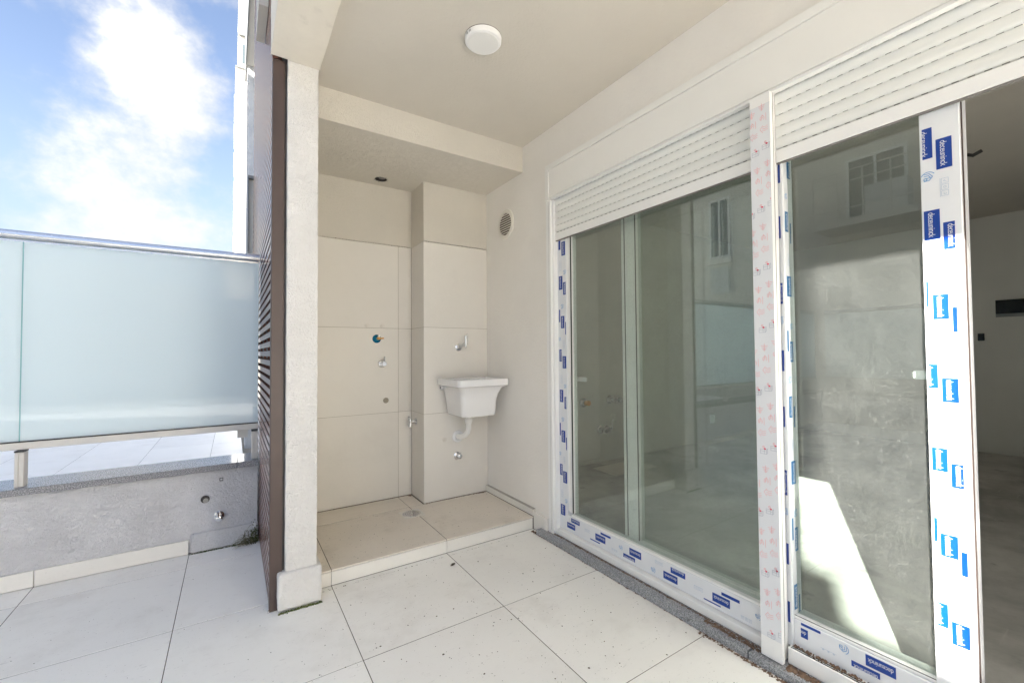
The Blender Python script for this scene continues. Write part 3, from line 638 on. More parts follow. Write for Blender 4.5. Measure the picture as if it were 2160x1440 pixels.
rl = railing('glass_railing', 'frosted glass railing with round metal handrail on the grey parapet', (-4.38, 3.10, 0), (.1375, 3.10, 0), [.5+k*1.003 for k in range(3)]+[3.51], [3.523-3*.984+.984*k for k in range(4)]+[4.498])
MB().box(.03, .085, 3.128, 3.135, .60, .652).build('clip_plate', 'alu_cream', rl)
sp_ = thing('parapet_wall', 'low grey parapet along the outer side of the terrace, left of the view', 'wall', (-4.5, -1, 0))
MB().box(-4.6, -4.4, -5.5, 3.25, -.3, .446).build('render', 'stucco_grey', sp_)
MB().box(-4.62, -4.375, -5.5, 2.99, .447, .48).build('coping', 'granite', sp_)
railing('glass_railing', 'frosted glass railing along the outer side of the terrace, left of the view', (-4.5, -5.4, 0), (-4.5, 2.99, 0), [1.2*k for k in range(1, 7)], [.6+1.2*k for k in range(7)])

# louvred screen
lv = thing('louvred_screen', 'tall brown screen of horizontal metal slats between terraces', 'louvre screen', (.141, 2.145, 0))
MB().box(.141, .190, 2.145, 2.187, .0, 2.424).build('frame_post', 'louver_frame', lv, bevel=.002)
MB().box(.1905, .1975, 2.155, 2.187, .16, 2.42).build('frame_seal', 'dark_steel', lv)
MB().box(.145, .19, 4.28, 4.31, 0, 5.3).build('frame_post', 'louver_frame', lv)
zz = .012; sm = None; PITCH = .0435
while zz < 5.25:
    if sm is None:
        q = MB(); q.add([(0,0,0),(.026,0,.006),(.026,0,.0315),(0,0,.0255), (0,2.09,0),(.026,2.09,.006),(.026,2.09,.0315),(0,2.09,.0255)], [(0,1,2,3),(7,6,5,4),(0,3,7,4),(3,2,6,7),(2,1,5,6),(1,0,4,5)])
        oo = q.build('tmp', 'louver', None, bevel=.0012); sm = oo.data; sm.name = 'slat'; bpy.data.objects.remove(oo)
    inst('slat', sm, lv, (.142, 2.1875, zz)); zz += PITCH
for y in (2.26, 2.40, 2.62, 2.85, 3.2, 3.6, 4.0):
    MB().box(.171, .186, y, y+.025, 0, 5.28).build('batten', 'louver', lv)
MB().box(.1865, .204, 2.19, 4.28, 0, 5.28).build('backing', 'dark_steel', lv)
MB().box(.134, .1415, 2.139, 2.15, .0, .012).build('end_bolt', 'aluminium', lv, bevel=.003)

# upper parts of the building beyond the screen
nb_ = thing('neighbour_block', 'grey rendered corner of the building beyond the louvred screen', 'building', (.3, 6, 0))
MB().box(.131, .60, 6.0, 6.35, 0, 4.589).build('wall', 'facade_grey', nb_)
MB().box(.121, .60, 4.45, 6.4, 4.591, 5.4).build('soffit', 'facade_soffit', nb_)
MB().box(.109, .1205, 4.45, 6.36, 4.575, 5.45).build('flashing', 'flashing', nb_)
q = MB(); q.box(.104, .112, 4.38, 4.9, 2.0, 2.68); q.box(.112, .150, 4.38, 4.9, 2.655, 2.68); q.build('divider_frame', 'flashing', nb_)
MB().box(.113, .15, 4.42, 4.9, 1.2, 2.654).build('divider_wall', 'facade_soffit', nb_)
q = MB(); q.box(.098, .139, 2.42, 2.72, 2.84, 3.9); tag(q.build('upper_slab_edge', 'facade_soffit'), 'grey edge of the slab above, at the top of the louvred screen', 'slab edge')
tw = thing('tower_block', 'white sunlit tower block rising behind the louvred screen', 'building', (1, 21, 0))
MB().box(.035, 5, 20, 30, 6.9, 12.5).build('upper_wall', 'facade_white', tw)
MB().box(.060, 5, 20.02, 30, -.5, 6.88).build('lower_wall', 'facade_grey', tw)
MB().box(.12, 5, 20.3, 30, 12.52, 15.7).build('roof_room', 'facade_white', tw)
MB().box(.02, 5, 19.95, 30, 12.5, 12.56).build('cornice', 'flashing', tw)
MB().box(.105, 5, 20.2, 30, 14.0, 14.06).build('cornice', 'flashing', tw)
MB().box(.105, 5, 20.25, 30, 15.7, 15.78).build('cornice', 'flashing', tw)
MB().box(.24, .34, 20.28, 20.5, 12.9, 13.7).build('window', 'window_dark', tw)
for z in (5.4, 6.4, 7.6, 8.8, 10.0, 11.2): MB().box(-.012, .034, 20.6, 22, z, z+.5).build('window_ledge', 'flashing', tw)
MB().box(.034, 5, 19.985, 20, 9.2, 9.24).build('band', 'facade_soffit', tw)

# buildings on the far sides of the terrace: outside the frame, they shade it and show in the glass
def windows(parent, X, spots, facing):
    for (a0, a1, z0, z1) in spots:
        f = MB(); t_ = .05
        for (p0, p1, q0, q1) in ((a0, a1, z0, z0+t_), (a0, a1, z1-t_, z1), (a0, a0+t_, z0+t_, z1-t_), (a1-t_, a1, z0+t_, z1-t_), ((a0+a1)/2-.02, (a0+a1)/2+.02, z0+t_, z1-t_)):
            if facing == 'X': f.box(X, X+.05, p0, p1, q0, q1)
            else: f.box(p0, p1, X, X+.05, q0, q1)
        fo = f.build('window', 'white_pvc', parent)
        g = MB()
        if facing == 'X': g.box(X-.02, X+.02, a0+t_, a1-t_, z0+t_, z1-t_)
        else: g.box(a0+t_, a1-t_, X-.02, X+.02, z0+t_, z1-t_)
        g.build('pane', 'window_dark', fo)
ba = thing('apartment_block', 'beige apartment block across the terrace, mirrored in the glass doors, with added roof steps and tower that cut the sun', 'building', (-7, 0, 0))
q = MB(); q.box(-15, -7, -3.51, 9, -.5, 8.6); q.box(-12, -7, -3.65, -3.51, -.5, 5.41); q.box(-12, -7, -3.94, -3.65, -.5, 5.19); q.box(-12, -7, -6.6, -3.94, -.5, 4.3); q.box(-7, -6.5, -4.9, -3.865, -.5, 7.6); q.build('wall', 'facade_beige', ba)  # roof steps imitate a person's shadow; narrow tower added to trim the sun beam
windows(ba, -6.99, [(5.9, 6.45, 3.45, 4.95), (4.6, 5.3, 6.2, 7.4), (2.6, 3.4, 6.2, 7.4), (.4, 1.3, 3.6, 5.0), (.4, 1.3, 6.2, 7.4), (-1.9, -1.0, 3.6, 5.0), (-1.9, -1.0, 6.2, 7.4), (7.4, 8.2, 3.45, 4.95), (2.55, 3.5, 3.62, 4.9)], 'X')
MB().box(-6.99, -6.9, 5.85, 6.5, 3.30, 3.42).build('window_sill', 'facade_white', ba)
MB().box(-6.98, -6.93, 5.95, 6.42, 2.55, 3.2).build('window_panel', 'curtain_pale', ba)
MB().box(-7, -6.2, 2.2, 3.8, 3.42, 3.55).build('balcony', 'facade_beige', ba)
q = MB()
for z in (3.75, 4.25, 4.45): q.tube([(-6.22, 2.2, z), (-6.22, 3.8, z)], .014, 6)
for k in range(5): q.tube([(-6.22, 2.2+.4*k, 3.55), (-6.22, 2.2+.4*k, 4.45)], .014, 6)
q.build('balcony_rail', 'alu_cream', ba)
MB().box(-6.6, -6.3, 2.4, 3.0, 3.55, 4.1).build('balcony_panel', 'curtain_pale', ba)
bb = thing('apartment_block', 'stepped row of apartment blocks behind the viewer, mirrored in the railing', 'building', (-3, -22, 0))
q = MB(); q.box(-16, -7.2, -30, -20, -.5, 5.7); q.box(-7.2, -4.05, -30, -20, -.5, 5.25); q.box(-4.05, -1.48, -30, -20, -.5, 4.35); q.box(-1.48, 8, -30, -20, -.5, 3.45); q.build('wall', 'facade_far', bb)
windows(bb, -19.98, [(-6.8+2*k, -5.8+2*k, 1.2, 2.6) for k in range(5)], 'Y')

# ================================================================== DOORS AND SHUTTERS
# printed protective film: every patch is flat print laid on the profile
def text_mesh():
    cu = bpy.data.curves.new('t', 'FONT'); cu.body = 'deceuninck'; cu.size = 1; cu.align_x = 'CENTER'; cu.resolution_u = 3; cu.offset = -.006; cu.space_character = .93
    ob = bpy.data.objects.new('t', cu); col.objects.link(ob)
    dg = bpy.context.evaluated_depsgraph_get(); me = bpy.data.meshes.new_from_object(ob.evaluated_get(dg))
    bpy.data.objects.remove(ob)
    xs = [v.co.x for v in me.vertices]; ys = [v.co.y for v in me.vertices]; x0, x1, y0, y1 = min(xs), max(xs), min(ys), max(ys)
    vs_ = [((v.co.x-x0)/(x1-x0)-.5, (v.co.y-y0)/(y1-y0)-.5) for v in me.vertices]
    return vs_, [tuple(p.vertices) for p in me.polygons]
TV, TF = text_mesh()
def clip_mesh(me, planes):
    bm = bmesh.new(); bm.from_mesh(me)
    for co, no in planes:
        bmesh.ops.bisect_plane(bm, geom=bm.verts[:]+bm.edges[:]+bm.faces[:], plane_co=co, plane_no=no, clear_outer=True)
    bm.to_mesh(me); bm.free()
FH = .033; FL = .073
pc = {}
def patch_mesh(kind, L_, H_, faded, crop):
    key = (kind, round(L_, 3), round(H_, 3), faded, crop)
    if key in pc: return pc[key]
    bl = 'blue_print_faded' if faded else 'blue_print'
    m_ = MB(); m_.add([(-L_/2,-H_/2,.0003),(L_/2,-H_/2,.0003),(L_/2,H_/2,.0003),(-L_/2,H_/2,.0003)], [(0,1,2,3)], 0)
    if kind != 'b':
        full = FH if H_ < FH*.93 else H_
        cyy = 0. if not crop else (full-H_)/2*(1 if crop == 'lo' else -1)*-1
        if kind == 'd': tl = FL*.84; tx = -L_/2 + FL*.08 + tl/2
        else: tl = L_*.84; tx = 0
        th = full*.42
        m_.add([(x*tl+tx, y*th+cyy-full*.02, .0006) for x, y in TV], TF, 1)
    o_ = m_.build('tmp', [bl, 'white_print'])
    me = o_.data; bpy.data.objects.remove(o_); me.name = 'logo_patch'
    clip_mesh(me, [((L_/2,0,0),(1,0,0)), ((-L_/2,0,0),(-1,0,0)), ((0,H_/2,0),(0,1,0)), ((0,-H_/2,0),(0,-1,0))])
    pc[key] = me; return me
def strokes(lines, wd, mi=0):
    m_ = MB()
    for ln in lines:
        for (a, b) in zip(ln[:-1], ln[1:]):
            a = Vector((*a, 0)); b = Vector((*b, 0)); d = (b-a)
            if d.length < 1e-6: continue
            d.normalize(); n = Vector((-d.y, d.x, 0))*wd/2; e = d*wd*.25
            z = Vector((0, 0, .0003))
            m_.add([a-n-e+z, b-n+e+z, b+n+e+z, a+n-e+z], [(0,1,2,3)], mi)
    return m_
def arc(cx, cy_, r, a0, a1, n=8, ry=None):
    ry = ry or r
    return [(cx+r*math.cos(math.radians(a0+(a1-a0)*i/n)), cy_+ry*math.sin(math.radians(a0+(a1-a0)*i/n))) for i in range(n+1)]
def keep(m_, mats, name):
    o_ = m_.build('tmp', mats); me = o_.data; me.name = name; bpy.data.objects.remove(o_); return me
ic = {}
def house_icon(s):
    k = ('h', round(s, 3))
    if k not in ic:
        l = [[(-.4,-.3),(-.4,.15),(0,.45),(.4,.15),(.4,-.3)], [(-.18,-.3),(-.18,.1),(.1,.28),(.1,-.05)], [(.1,-.3),(.1,-.12)], arc(.22,-.18,.14,0,360,10), arc(.0,.05,.62,120,250,8)]
        ic[k] = keep(strokes([[(x*s, y*s) for x, y in q] for q in l], s*.075), 'icon_blue', 'house_mark')
    return ic[k]
def grid_icon(lx, ly):
    k = ('g', round(lx, 3), round(ly, 3))
    if k not in ic:
        l = []; n = 3; along = max(lx, ly); c_ = along/3; sz = min(c_*.42, min(lx, ly)*.5)
        for i in range(3):
            cc = (i-1)*c_; X, Y = (cc, 0) if lx >= ly else (0, cc)
            l.append([(X-sz, Y-sz), (X+sz, Y-sz), (X+sz, Y+sz), (X-sz, Y+sz), (X-sz, Y-sz)])
            l.append([[(X-sz*.4, Y+sz*.1), (X, Y-sz*.4), (X+sz*.5, Y+sz*.5)], arc(X, Y, sz*.4, 0, 360, 8), [(X-sz*.4, Y-sz*.3), (X+sz*.4, Y-sz*.3), (X+sz*.4, Y+.3*sz), (X-sz*.1, Y+.3*sz)]][i])
        e = sz*1.35
        l.append([(-along*.5, -e), (along*.5, -e)] if lx >= ly else [(e, -along*.5), (e, along*.5)])
        ic[k] = keep(strokes(l, max(.0008, sz*.10)), 'icon_pale', 'care_mark')
    return ic[k]
def frame_mat(t_, w_, n, pos):
    m_ = Matrix((Vector(t_), Vector(w_), Vector(n))).transposed().to_4x4(); m_.translation = Vector(pos); return m_
def prints(parent, data, plane, val, mode, faded=False):
    """data in plane coordinates; mode: 'down' | 'turned' | 'up'"""
    if plane == 'X': u, v, n = Vector((0,-1,0)), Vector((0,0,1)), Vector((-1,0,0))
    else: u, v, n = Vector((1,0,0)), Vector((0,0,1)), Vector((0,-1,0))
    if mode == 'down': t_, w_ = -v, u
    elif mode == 'turned': t_, w_ = -u, -v
    else: t_, w_ = v, -u
    for k, a0, a1, z0, z1 in data:
        ca, cz = (a0+a1)/2, (z0+z1)/2; da, dz = abs(a1-a0), abs(z0-z1)
        pos = Vector((val, ca, cz)) if plane == 'X' else Vector((ca, val, cz))
        pos = pos + n*.0006
        L_, H_ = (dz, da) if mode != 'turned' else (da, dz)
        if k in ('t', 't2', 'c', 'c2', 'b', 'd'):
            crop = {'c': 'lo', 't2': 'hi'}.get(k)
            if mode == 'turned': crop = {'c': 'hi', 'c2': 'lo'}.get(k)
            me = patch_mesh('t' if k in ('t', 't2', 'c', 'c2') else k, L_, H_, faded, crop)
            inst('logo_patch', me, parent, mat4=frame_mat(t_, w_, n, pos))
        elif k == 'h': inst('house_mark', house_icon(min(.024, max(da, dz))), parent, mat4=frame_mat(t_, w_, n, pos))
        elif k == 'g': inst('care_mark', grid_icon(L_, H_), parent, mat4=frame_mat(t_, w_, n, pos))

YA, YB = 2.08, -1.45      # ends of the whole opening
# ---- fixed frame with shutter box
fr = thing('door_frame', 'white frame of the sliding doors with long shutter box on top', 'door frame', (1.7, .8, 0))
m_ = MB(); m_.box(1.608, 1.80, 2.036, 2.08, .03, 2.03); m_.box(1.622, 1.80, 2.022, 2.0355, .03, 2.03); m_.build('jamb', 'white_pvc', fr, bevel=.002)
MB().box(1.6075, 1.612, 2.052, 2.0525, .05, 2.02).build('jamb_line', 'gasket', fr)
MB().box(1.645, 1.652, 2.0335, 2.0355, .05, 1.78).build('guide_gap', 'gasket', fr)
MB().box(1.609, 1.80, YB, YA-.032, 2.046, 2.215).build('box_cover', 'box_pvc', fr, bevel=.002)
m_ = MB(); m_.box(1.6035, 1.80, YB, YA, 2.2165, 2.249); m_.box(1.6035, 1.62, YA-.031, YA, 2.031, 2.2163); m_.build('box_flange', 'box_pvc', fr, bevel=.0015)
m_ = MB(); m_.box(1.606, 1.63, YB, YA-.05, 2.030, 2.037); m_.box(1.611, 1.80, YB, YA-.05, 2.0375, 2.045); m_.build('box_lip', 'white_pvc', fr, bevel=.001)
m_ = MB(); m_.box(1.624, 1.80, .83, 2.021, .031, .064); m_.box(1.618, 1.66, YB, .752, .031, .086); m_.box(1.66, 1.80, YB, .752, .031, .074); m_.build('bottom_track', 'white_pvc', fr, bevel=.002)
m_ = MB(); m_.box(1.624, 1.6255, YB, .745, .0862, .0885); m_.box(1.633, 1.6345, YB, .745, .0862, .0885); m_.build('track_groove', 'gasket', fr)
# ---- mullion cover with printed film
mc = thing('mullion_cover', 'white mullion profile with faded red pictogram film between the two doors', 'profile', (1.6, .79, .04))
MB().box(1.586, 1.604, .754, .826, .034, 2.029).build('profile', 'white_pvc', mc, bevel=.0015)
MB().box(1.6042, 1.6475, .772, .818, .034, 2.029).build('core', 'white_pvc', mc)
MB().box(1.6045, 1.610, .756, .7718, .034, 2.029).build('seal', 'louver_frame', mc)
MB().box(1.611, 1.6465, .762, .7718, .034, 2.029).build('guide_rail', 'white_pvc', mc)
MB().box(1.5852, 1.5858, .7555, .8245, .105, 1.99).build('film', 'film', mc)
s = .026
def icm(lines, mats, wd=.0011, extra=None):
    m_ = strokes([[(x*s, y*s) for x, y in q] for q in lines], wd)
    if extra:
        for l, w2, mi in extra: k0 = strokes([[(x*s, y*s) for x, y in q] for q in l], w2, mi); m_.add(k0.v, k0.f, mi)
    return m_, mats
wave = lambda y: [(-.35+.1*i, y+.07*math.sin(i*1.3)) for i in range(8)]
defs = {
 'a': icm([[(0,-.5),(0,.5)], [(-.45,.22),(.45,.22)], [(-.35,0),(.35,0)], [(-.25,-.2),(.25,-.2)], [(-.16,-.36),(.16,-.36)]], ['icon_red_pale'], .0013),
 'b': icm([arc(-.08,-.05,.28,-60,240,10,.3)+[(-.08,.42)], [(-.08,.42),(.15,.1)], [(.42,-.5),(.42,.5)], arc(-.05,-.1,.12,0,220,6)], ['icon_red_pale'], .0012),
 'c': icm([[(-.15,.5),(-.5,0),(-.15,-.5)], [(x+.15,y) for x,y in wave(.25)], [(x+.15,y) for x,y in wave(0)], [(x+.15,y) for x,y in wave(-.25)]], ['icon_red_pale'], .0012),
 'd': icm([[(-.45,-.5),(-.45,.1),(.35,.1),(.35,-.5),(-.45,-.5)], [(-.45,-.15),(.35,-.15)], [(.08,.1),(.08,-.5)], [(.35,.1),(.5,.25),(.5,-.35),(.35,-.5)]], ['icon_grey', 'icon_heart', 'icon_red'], .0009,
      [([[(.05,.2),(.25,.2)], [(.1,.12),(.2,.12)]], .0034, 1), ([arc(-.02,.42,.12,0,300,8), [(.05,.35),(.15,.22)]], .0013, 2)]),
}
base_me = {}
for k, (m_, mats) in defs.items(): base_me[k] = keep(m_, mats, 'pictogram')
for c_ in range(0, 11):
    for cyc in range(0, 11):
        for k, fz in (('a', 0), ('b', .19), ('c', .39), ('d', .68)):
            z = 1.981 - c_*.016 - (cyc+fz)*.207 + (c_//2)*.0
            y = .782 + .037*c_ - (1.981 - z)*.0756
            if not (.745 < y < .836) or z < .11 or z > 1.985: continue
            me = base_me[k]
            if y < .7555+.014 or y > .8245-.014:
                if y < .7555-.004 or y > .8245+.004: continue
                me = me.copy(); clip_mesh(me, [((0, 0, 0) if 0 else ((y-.7565), 0, 0), (1, 0, 0)), ((y-.8235, 0, 0), (-1, 0, 0))])
                if not len(me.polygons): continue
            inst('pictogram', me, mc, mat4=frame_mat((0,-1,0), (0,0,1), (-1,0,0), (1.5848, y, z)))

# ---- roller shutters
def shutter(y0, y1, label, seed):
    t = thing('roller_shutter', label, 'roller shutter', (1.64, (y0+y1)/2, 1.78), 'white roller shutters part lowered over the doors')
    Lc = y1-y0; prof = [(1.6385, 0), (1.6348, .004), (1.6335, .012), (1.6335, .026), (1.6352, .035), (1.6385, .0397), (1.646, .0397), (1.646, 0)]
    q = MB(); n = len(prof)
    q.add([(x-1.64, 0, z) for x, z in prof]+[(x-1.64, Lc, z) for x, z in prof], [(i, (i+1) % n, (i+1) % n+n, i+n)[::-1] for i in range(n)]+[tuple(range(n)), tuple(reversed(range(n, 2*n)))])
    o_ = q.build('tmp', 'slat_white', None, smooth=True, sharp=50); me = o_.data; me.name = 'slat'; bpy.data.objects.remove(o_)
    sl = MB(); k = int(Lc/.0305)
    for i in range(k): a = i*.0305+.008; sl.box(1.6378-1.64, 1.642-1.64, a, a+.0140, -.0002, .0019)
    o_ = sl.build('tmp', 'slot_dark'); sme = o_.data; sme.name = 'slot_row'; bpy.data.objects.remove(o_)
    for i in range(6):
        z = 1.8325 + .0405*i; s_ = inst('slat', me, t, (1.64, y0, z))
        r_ = inst('slot_row', sme, s_, (1.64, y0+(.004*i if seed else .009*i), z)); r_.location = (0, (.004*i if seed else -.003*i), 0); r_['kind'] = 'stuff'
    m_ = MB(); m_.box(1.6315, 1.647, y0, y1, 1.783, 1.8275); m_.build('bottom_bar', 'white_pvc', t, bevel=.002)
    MB().box(1.636, 1.646, y0, y1, 1.778, 1.7828).build('bottom_seal', 'hole_grey', t)
    return t
shutter(.828, 2.021, 'white roller shutter lowered a little over the left glass door', 0)
shutter(YB, .7605, 'white roller shutter lowered a little over the right door and open doorway', 1)

# ---- sliding doors
def glazing(parent, X, y0, y1, z0, z1, mat, th=.006):
    MB().box(X, X+th, y0, y1, z0, z1).build('glass', mat, parent)
def handle(parent, X, y, z, dy):
    m_ = MB(); m_.box(X, X+.012, y-.014, y+.014, z-.05, z+.05); m_.box(X+.012, X+.045, y-.008, y+.008, z-.008, z+.008); m_.box(X+.033, X+.047, min(y, y+dy), max(y, y+dy), z-.013, z+.013)
    m_.build('handle', 'white_print', parent, bevel=.004, segs=2)
d1 = thing('sliding_door', 'left sliding door, wide glass with small blue logo film on its frame', 'sliding door', (1.67, 1.4, .066))
m_ = MB(); m_.box(1.650, 1.705, 1.9455, 2.033, .0665, 1.95); st = m_.build('stile', 'film', d1, bevel=.002); prints(st, LEFT, 'X', 1.650, 'down')
m_ = MB(); m_.box(1.653, 1.66, 1.920, 1.945, .186, 1.95); m_.box(1.660, 1.70, 1.910, 1.945, .176, 1.95); m_.build('glazing_bead', 'white_pvc', d1, bevel=.001)
MB().box(1.654, 1.662, 1.9095, 1.9115, .178, 1.95).build('bead_line', 'gasket', d1)
m_ = MB(); m_.box(1.650, 1.705, .80, 1.9450, .0665, .160); rl_ = m_.build('bottom_rail', 'film', d1, bevel=.002)
prints(rl_, BL, 'X', 1.650, 'turned')
m_ = MB(); m_.box(1.652, 1.70, .80, 1.9195, .1605, .170); m_.build('rail_bead', 'white_pvc', d1, bevel=.001)
MB().box(1.650, 1.705, .80, .84, .161, 1.95).build('meeting_stile', 'white_pvc', d1)
MB().box(1.650, 1.705, .80, 2.033, 1.951, 2.02).build('top_rail', 'white_pvc', d1)
glazing(d1, 1.672, .841, 1.910, .1705, 1.95, 'glass_clear'); handle(d1, 1.706, 1.985, .947, -.105)
d2 = thing('sliding_door', 'inner sliding leaf behind the left glass, its pale stile seen through', 'sliding door', (1.74, 1.1, .075))
m_ = MB(); m_.box(1.722, 1.775, 1.4915, 1.572, .075, 1.98); m_.box(1.7165, 1.7215, 1.561, 1.575, .075, 1.98); m_.build('stile', 'white_pvc', d2, bevel=.002)
MB().box(1.7195, 1.7218, 1.555, 1.5585, .075, 1.98).build('stile_groove', 'gasket', d2)
m_ = MB(); m_.box(1.722, 1.775, .76, 1.4910, .075, .150); m_.box(1.724, 1.77, .76, 1.491, .1505, .158); m_.build('bottom_rail', 'white_pvc', d2, bevel=.002)
MB().box(1.724, 1.728, 1.4875, 1.4907, .158, 1.98).build('gasket', 'gasket', d2)
MB().box(1.722, 1.775, .755, 1.5715, 1.981, 2.02).build('top_rail', 'white_pvc', d2)
glazing(d2, 1.745, .76, 1.487, .1585, 1.98, 'glass_clear')
d3 = thing('sliding_door', 'right sliding door, dusty glass and wide film-covered stile with big blue logo patches', 'sliding door', (1.69, .5, .075))
m_ = MB(); m_.box(1.6485, 1.712, .7448, .785, .078, 1.95); m_.box(1.642, 1.648, .7448, .7525, .078, 1.95); st = m_.build('stile', 'film', d3, bevel=.001)
prints(st, SF, 'X', 1.6485, 'down'); prints(st, SS, 'Y', .7448, 'up', True)
m_ = MB(); m_.box(1.650, 1.722, .3, .382, .075, 1.95); st = m_.build('stile', 'film', d3, bevel=.002); prints(st, RIGHT, 'X', 1.650, 'down')
MB().box(1.662, 1.669, .2975, .2995, .075, 1.95).build('brush_seal', 'louver_frame', d3)
m_ = MB(); m_.box(1.650, 1.722, .3825, .7445, .075, .1755); rl_ = m_.build('bottom_rail', 'film', d3, bevel=.002)
prints(rl_, BR, 'X', 1.650, 'turned')
m_ = MB(); m_.box(1.656, 1.72, .3825, .7445, .176, .186); m_.build('rail_bead', 'white_pvc', d3, bevel=.002)
MB().box(1.6555, 1.6558, .3825, .7445, .1862, .1885).build('bead_line', 'gasket', d3)
MB().box(1.650, 1.722, .2865, .7445, 1.951, 2.02).build('top_rail', 'white_pvc', d3)
glazing(d3, 1.678, .383, .744, .1865, 1.95, 'glass_dusty'); handle(d3, 1.723, .372, 1.032, .066)

# sill and its dirt
sl = thing('door_sill', 'speckled grey granite sill along the foot of the sliding doors', 'sill', (1.7, .5, 0))
for y0, y1 in ((.862, 2.15), (YB, .859)):
    q = MB(); rough_box(q, 1.563, 1.80, y0, y1, -.004, .0295, .02, .0012, seed=6, fs=30); q.build('slab', 'granite_sill', sl, smooth=True, sharp=50)
def dirt_edge(xf, y0, y1, n, z, seed, sp=.004, smax=.006):
    return crumbs(n, lambda r: ((lambda y: (xf(y) + r.gauss(0, sp)*(0.5+noise.noise(Vector((y*9, seed, 0)))**2*6), y, z))(r.uniform(y0, y1))), .0012, smax, .6, seed)
m_ = dirt_edge(lambda y: 1.617, .84, 2.08, 1900, .0295, 21, .0035, .0048)
for a in (dirt_edge(lambda y: 1.600, .83, 1.05, 700, .0295, 22, .010, .006), dirt_edge(lambda y: 1.600, .60, .745, 900, .030, 23, .012, .0075), dirt_edge(lambda y: 1.612, -.3, .62, 900, .0295, 24, .004),
          dirt_edge(lambda y: 1.566, .3, 2.15, 1500, .0005, 25, .003, .004), dirt_edge(lambda y: 1.570, 2.0, 2.2, 500, .001, 26, .008, .006),
          dirt_edge(lambda y: 1.556, .5, 1.05, 700, .0005, 27, .006, .006), crumbs(500, lambda r: (1.646-abs(r.gauss(0,.008)), r.uniform(.30,.742), .0875), .0015, .006, .9, 28),
          crumbs(300, lambda r: (1.612+r.gauss(0,.012), 2.105+r.gauss(0,.018), .004), .002, .007, .7, 29)): m_.add(a.v, a.f)
o_ = m_.build('dirt', 'debris', sl); o_['kind'] = 'stuff'
tag(crumbs(70, lambda r: (1.605+r.gauss(0,.006), 2.112+r.gauss(0,.006), .008+r.uniform(0,.012)), .002, .005, .9, 31).build('pale_grit', 'pipe_pvc'), 'small white plaster crumb at the left end of the sill', 'grit')
# loose grit on the tiles
fl = crumbs(900, lambda r: (r.uniform(.25, 1.55), min(2.19, .4+abs(r.gauss(1.15, .55))), .0006), .0010, .0036, .5, 41)
k0 = crumbs(420, lambda r: (r.uniform(-.9, .4), r.uniform(1.3, 3.0), .0006), .0008, .0022, .4, 42); fl.add(k0.v, k0.f)
k0 = crumbs(700, lambda r: (r.uniform(.35, 1.59), r.uniform(2.25, 2.82), ZS+.0006), .0008, .0026, .4, 43); fl.add(k0.v, k0.f)
fl = fl.build('floor_grit', 'fleck'); fl['kind'] = 'stuff'; fl['label'] = 'dark grit scattered over the pale floor tiles'; fl['category'] = 'grit'
tag(crumbs(26, lambda r: (.977+r.gauss(0,.005), 2.085+r.gauss(0,.004), .001+r.uniform(0,.005)), .003, .007, .8, 44).build('dark_crumb', 'fleck'), 'dark crumb of dirt lying on the tiles before the raised step', 'crumb')

# ================================================================== LAUNDRY NICHE FITTINGS
def rrect(cx, cy_, hx, hy, r, z, n=5):
    pts = []
    for sx, sy, a0 in ((1, 1, 0), (-1, 1, 90), (-1, -1, 180), (1, -1, 270)):
        for i in range(n+1):
            a = math.radians(a0+90*i/n); pts.append((cx+sx*(hx-r)+r*math.cos(a), cy_+sy*(hy-r)+r*math.sin(a), z))
    return pts
def loft(mb, loops, cap0=True, cap1=True, mi=0):
    n = len(loops[0]); vs_ = [p for l in loops for p in l]; fs = []
    for i in range(len(loops)-1):
        for j in range(n): a = i*n+j; b = i*n+(j+1) % n; fs.append((a, b, b+n, a+n))
    if cap0: fs.append(tuple(reversed(range(n))))
    if cap1: fs.append(tuple(range((len(loops)-1)*n, len(loops)*n)))
    return mb.add(vs_, fs, mi)
sk_ = thing('laundry_sink', 'white ceramic laundry sink fixed to the tiled pipe chase', 'sink', (1.40, 2.83, .9))
RX, RY = (1.205, 1.598), (2.482, 2.831)
cx, cy_ = sum(RX)/2, sum(RY)/2; hx, hy = (RX[1]-RX[0])/2, (RY[1]-RY[0])/2
m_ = MB()
def tubr(x0, x1, y0, y1, r, z): return rrect((x0+x1)/2, (y0+y1)/2, (x1-x0)/2, (y1-y0)/2, r, z)
loft(m_, [tubr(1.276, 1.524, 2.556, 2.80, .022, .681), tubr(1.268, 1.531, 2.550, 2.806, .030, .690), tubr(1.260, 1.534, 2.540, 2.812, .030, .78), tubr(1.252, 1.543, 2.528, 2.818, .030, .83),
          tubr(1.240, 1.566, 2.512, 2.824, .030, .872), rrect(cx, cy_, hx-.008, hy-.008, .022, .886), rrect(cx, cy_, hx, hy, .026, .889), rrect(cx, cy_, hx, hy, .026, .926), rrect(cx, cy_, hx-.004, hy-.004, .024, .932),
          rrect(cx, cy_, hx-.022, hy-.022, .022, .932), tubr(1.250, 1.553, 2.52, 2.76, .03, .925), tubr(1.272, 1.520, 2.56, 2.78, .03, .84), tubr(1.290, 1.505, 2.58, 2.78, .03, .715), tubr(1.34, 1.44, 2.63, 2.73, .03, .70)])
m_.build('basin', 'ceramic', sk_, smooth=True, sharp=55)
m_ = MB(); m_.box(1.232, 1.252, 2.74, 2.831, .862, .888); m_.lathe((1.238, 2.80, .868), (-1, 0, 0), [(0, .018), (.012, .018), (.014, .014)], 16); m_.build('bracket', 'ceramic', sk_, bevel=.002)
MB().lathe((1.2235, 2.795, .868), (-1, 0, 0), [(0, .006), (.004, .006)], 10).build('bracket_screw', 'hole_grey', sk_)
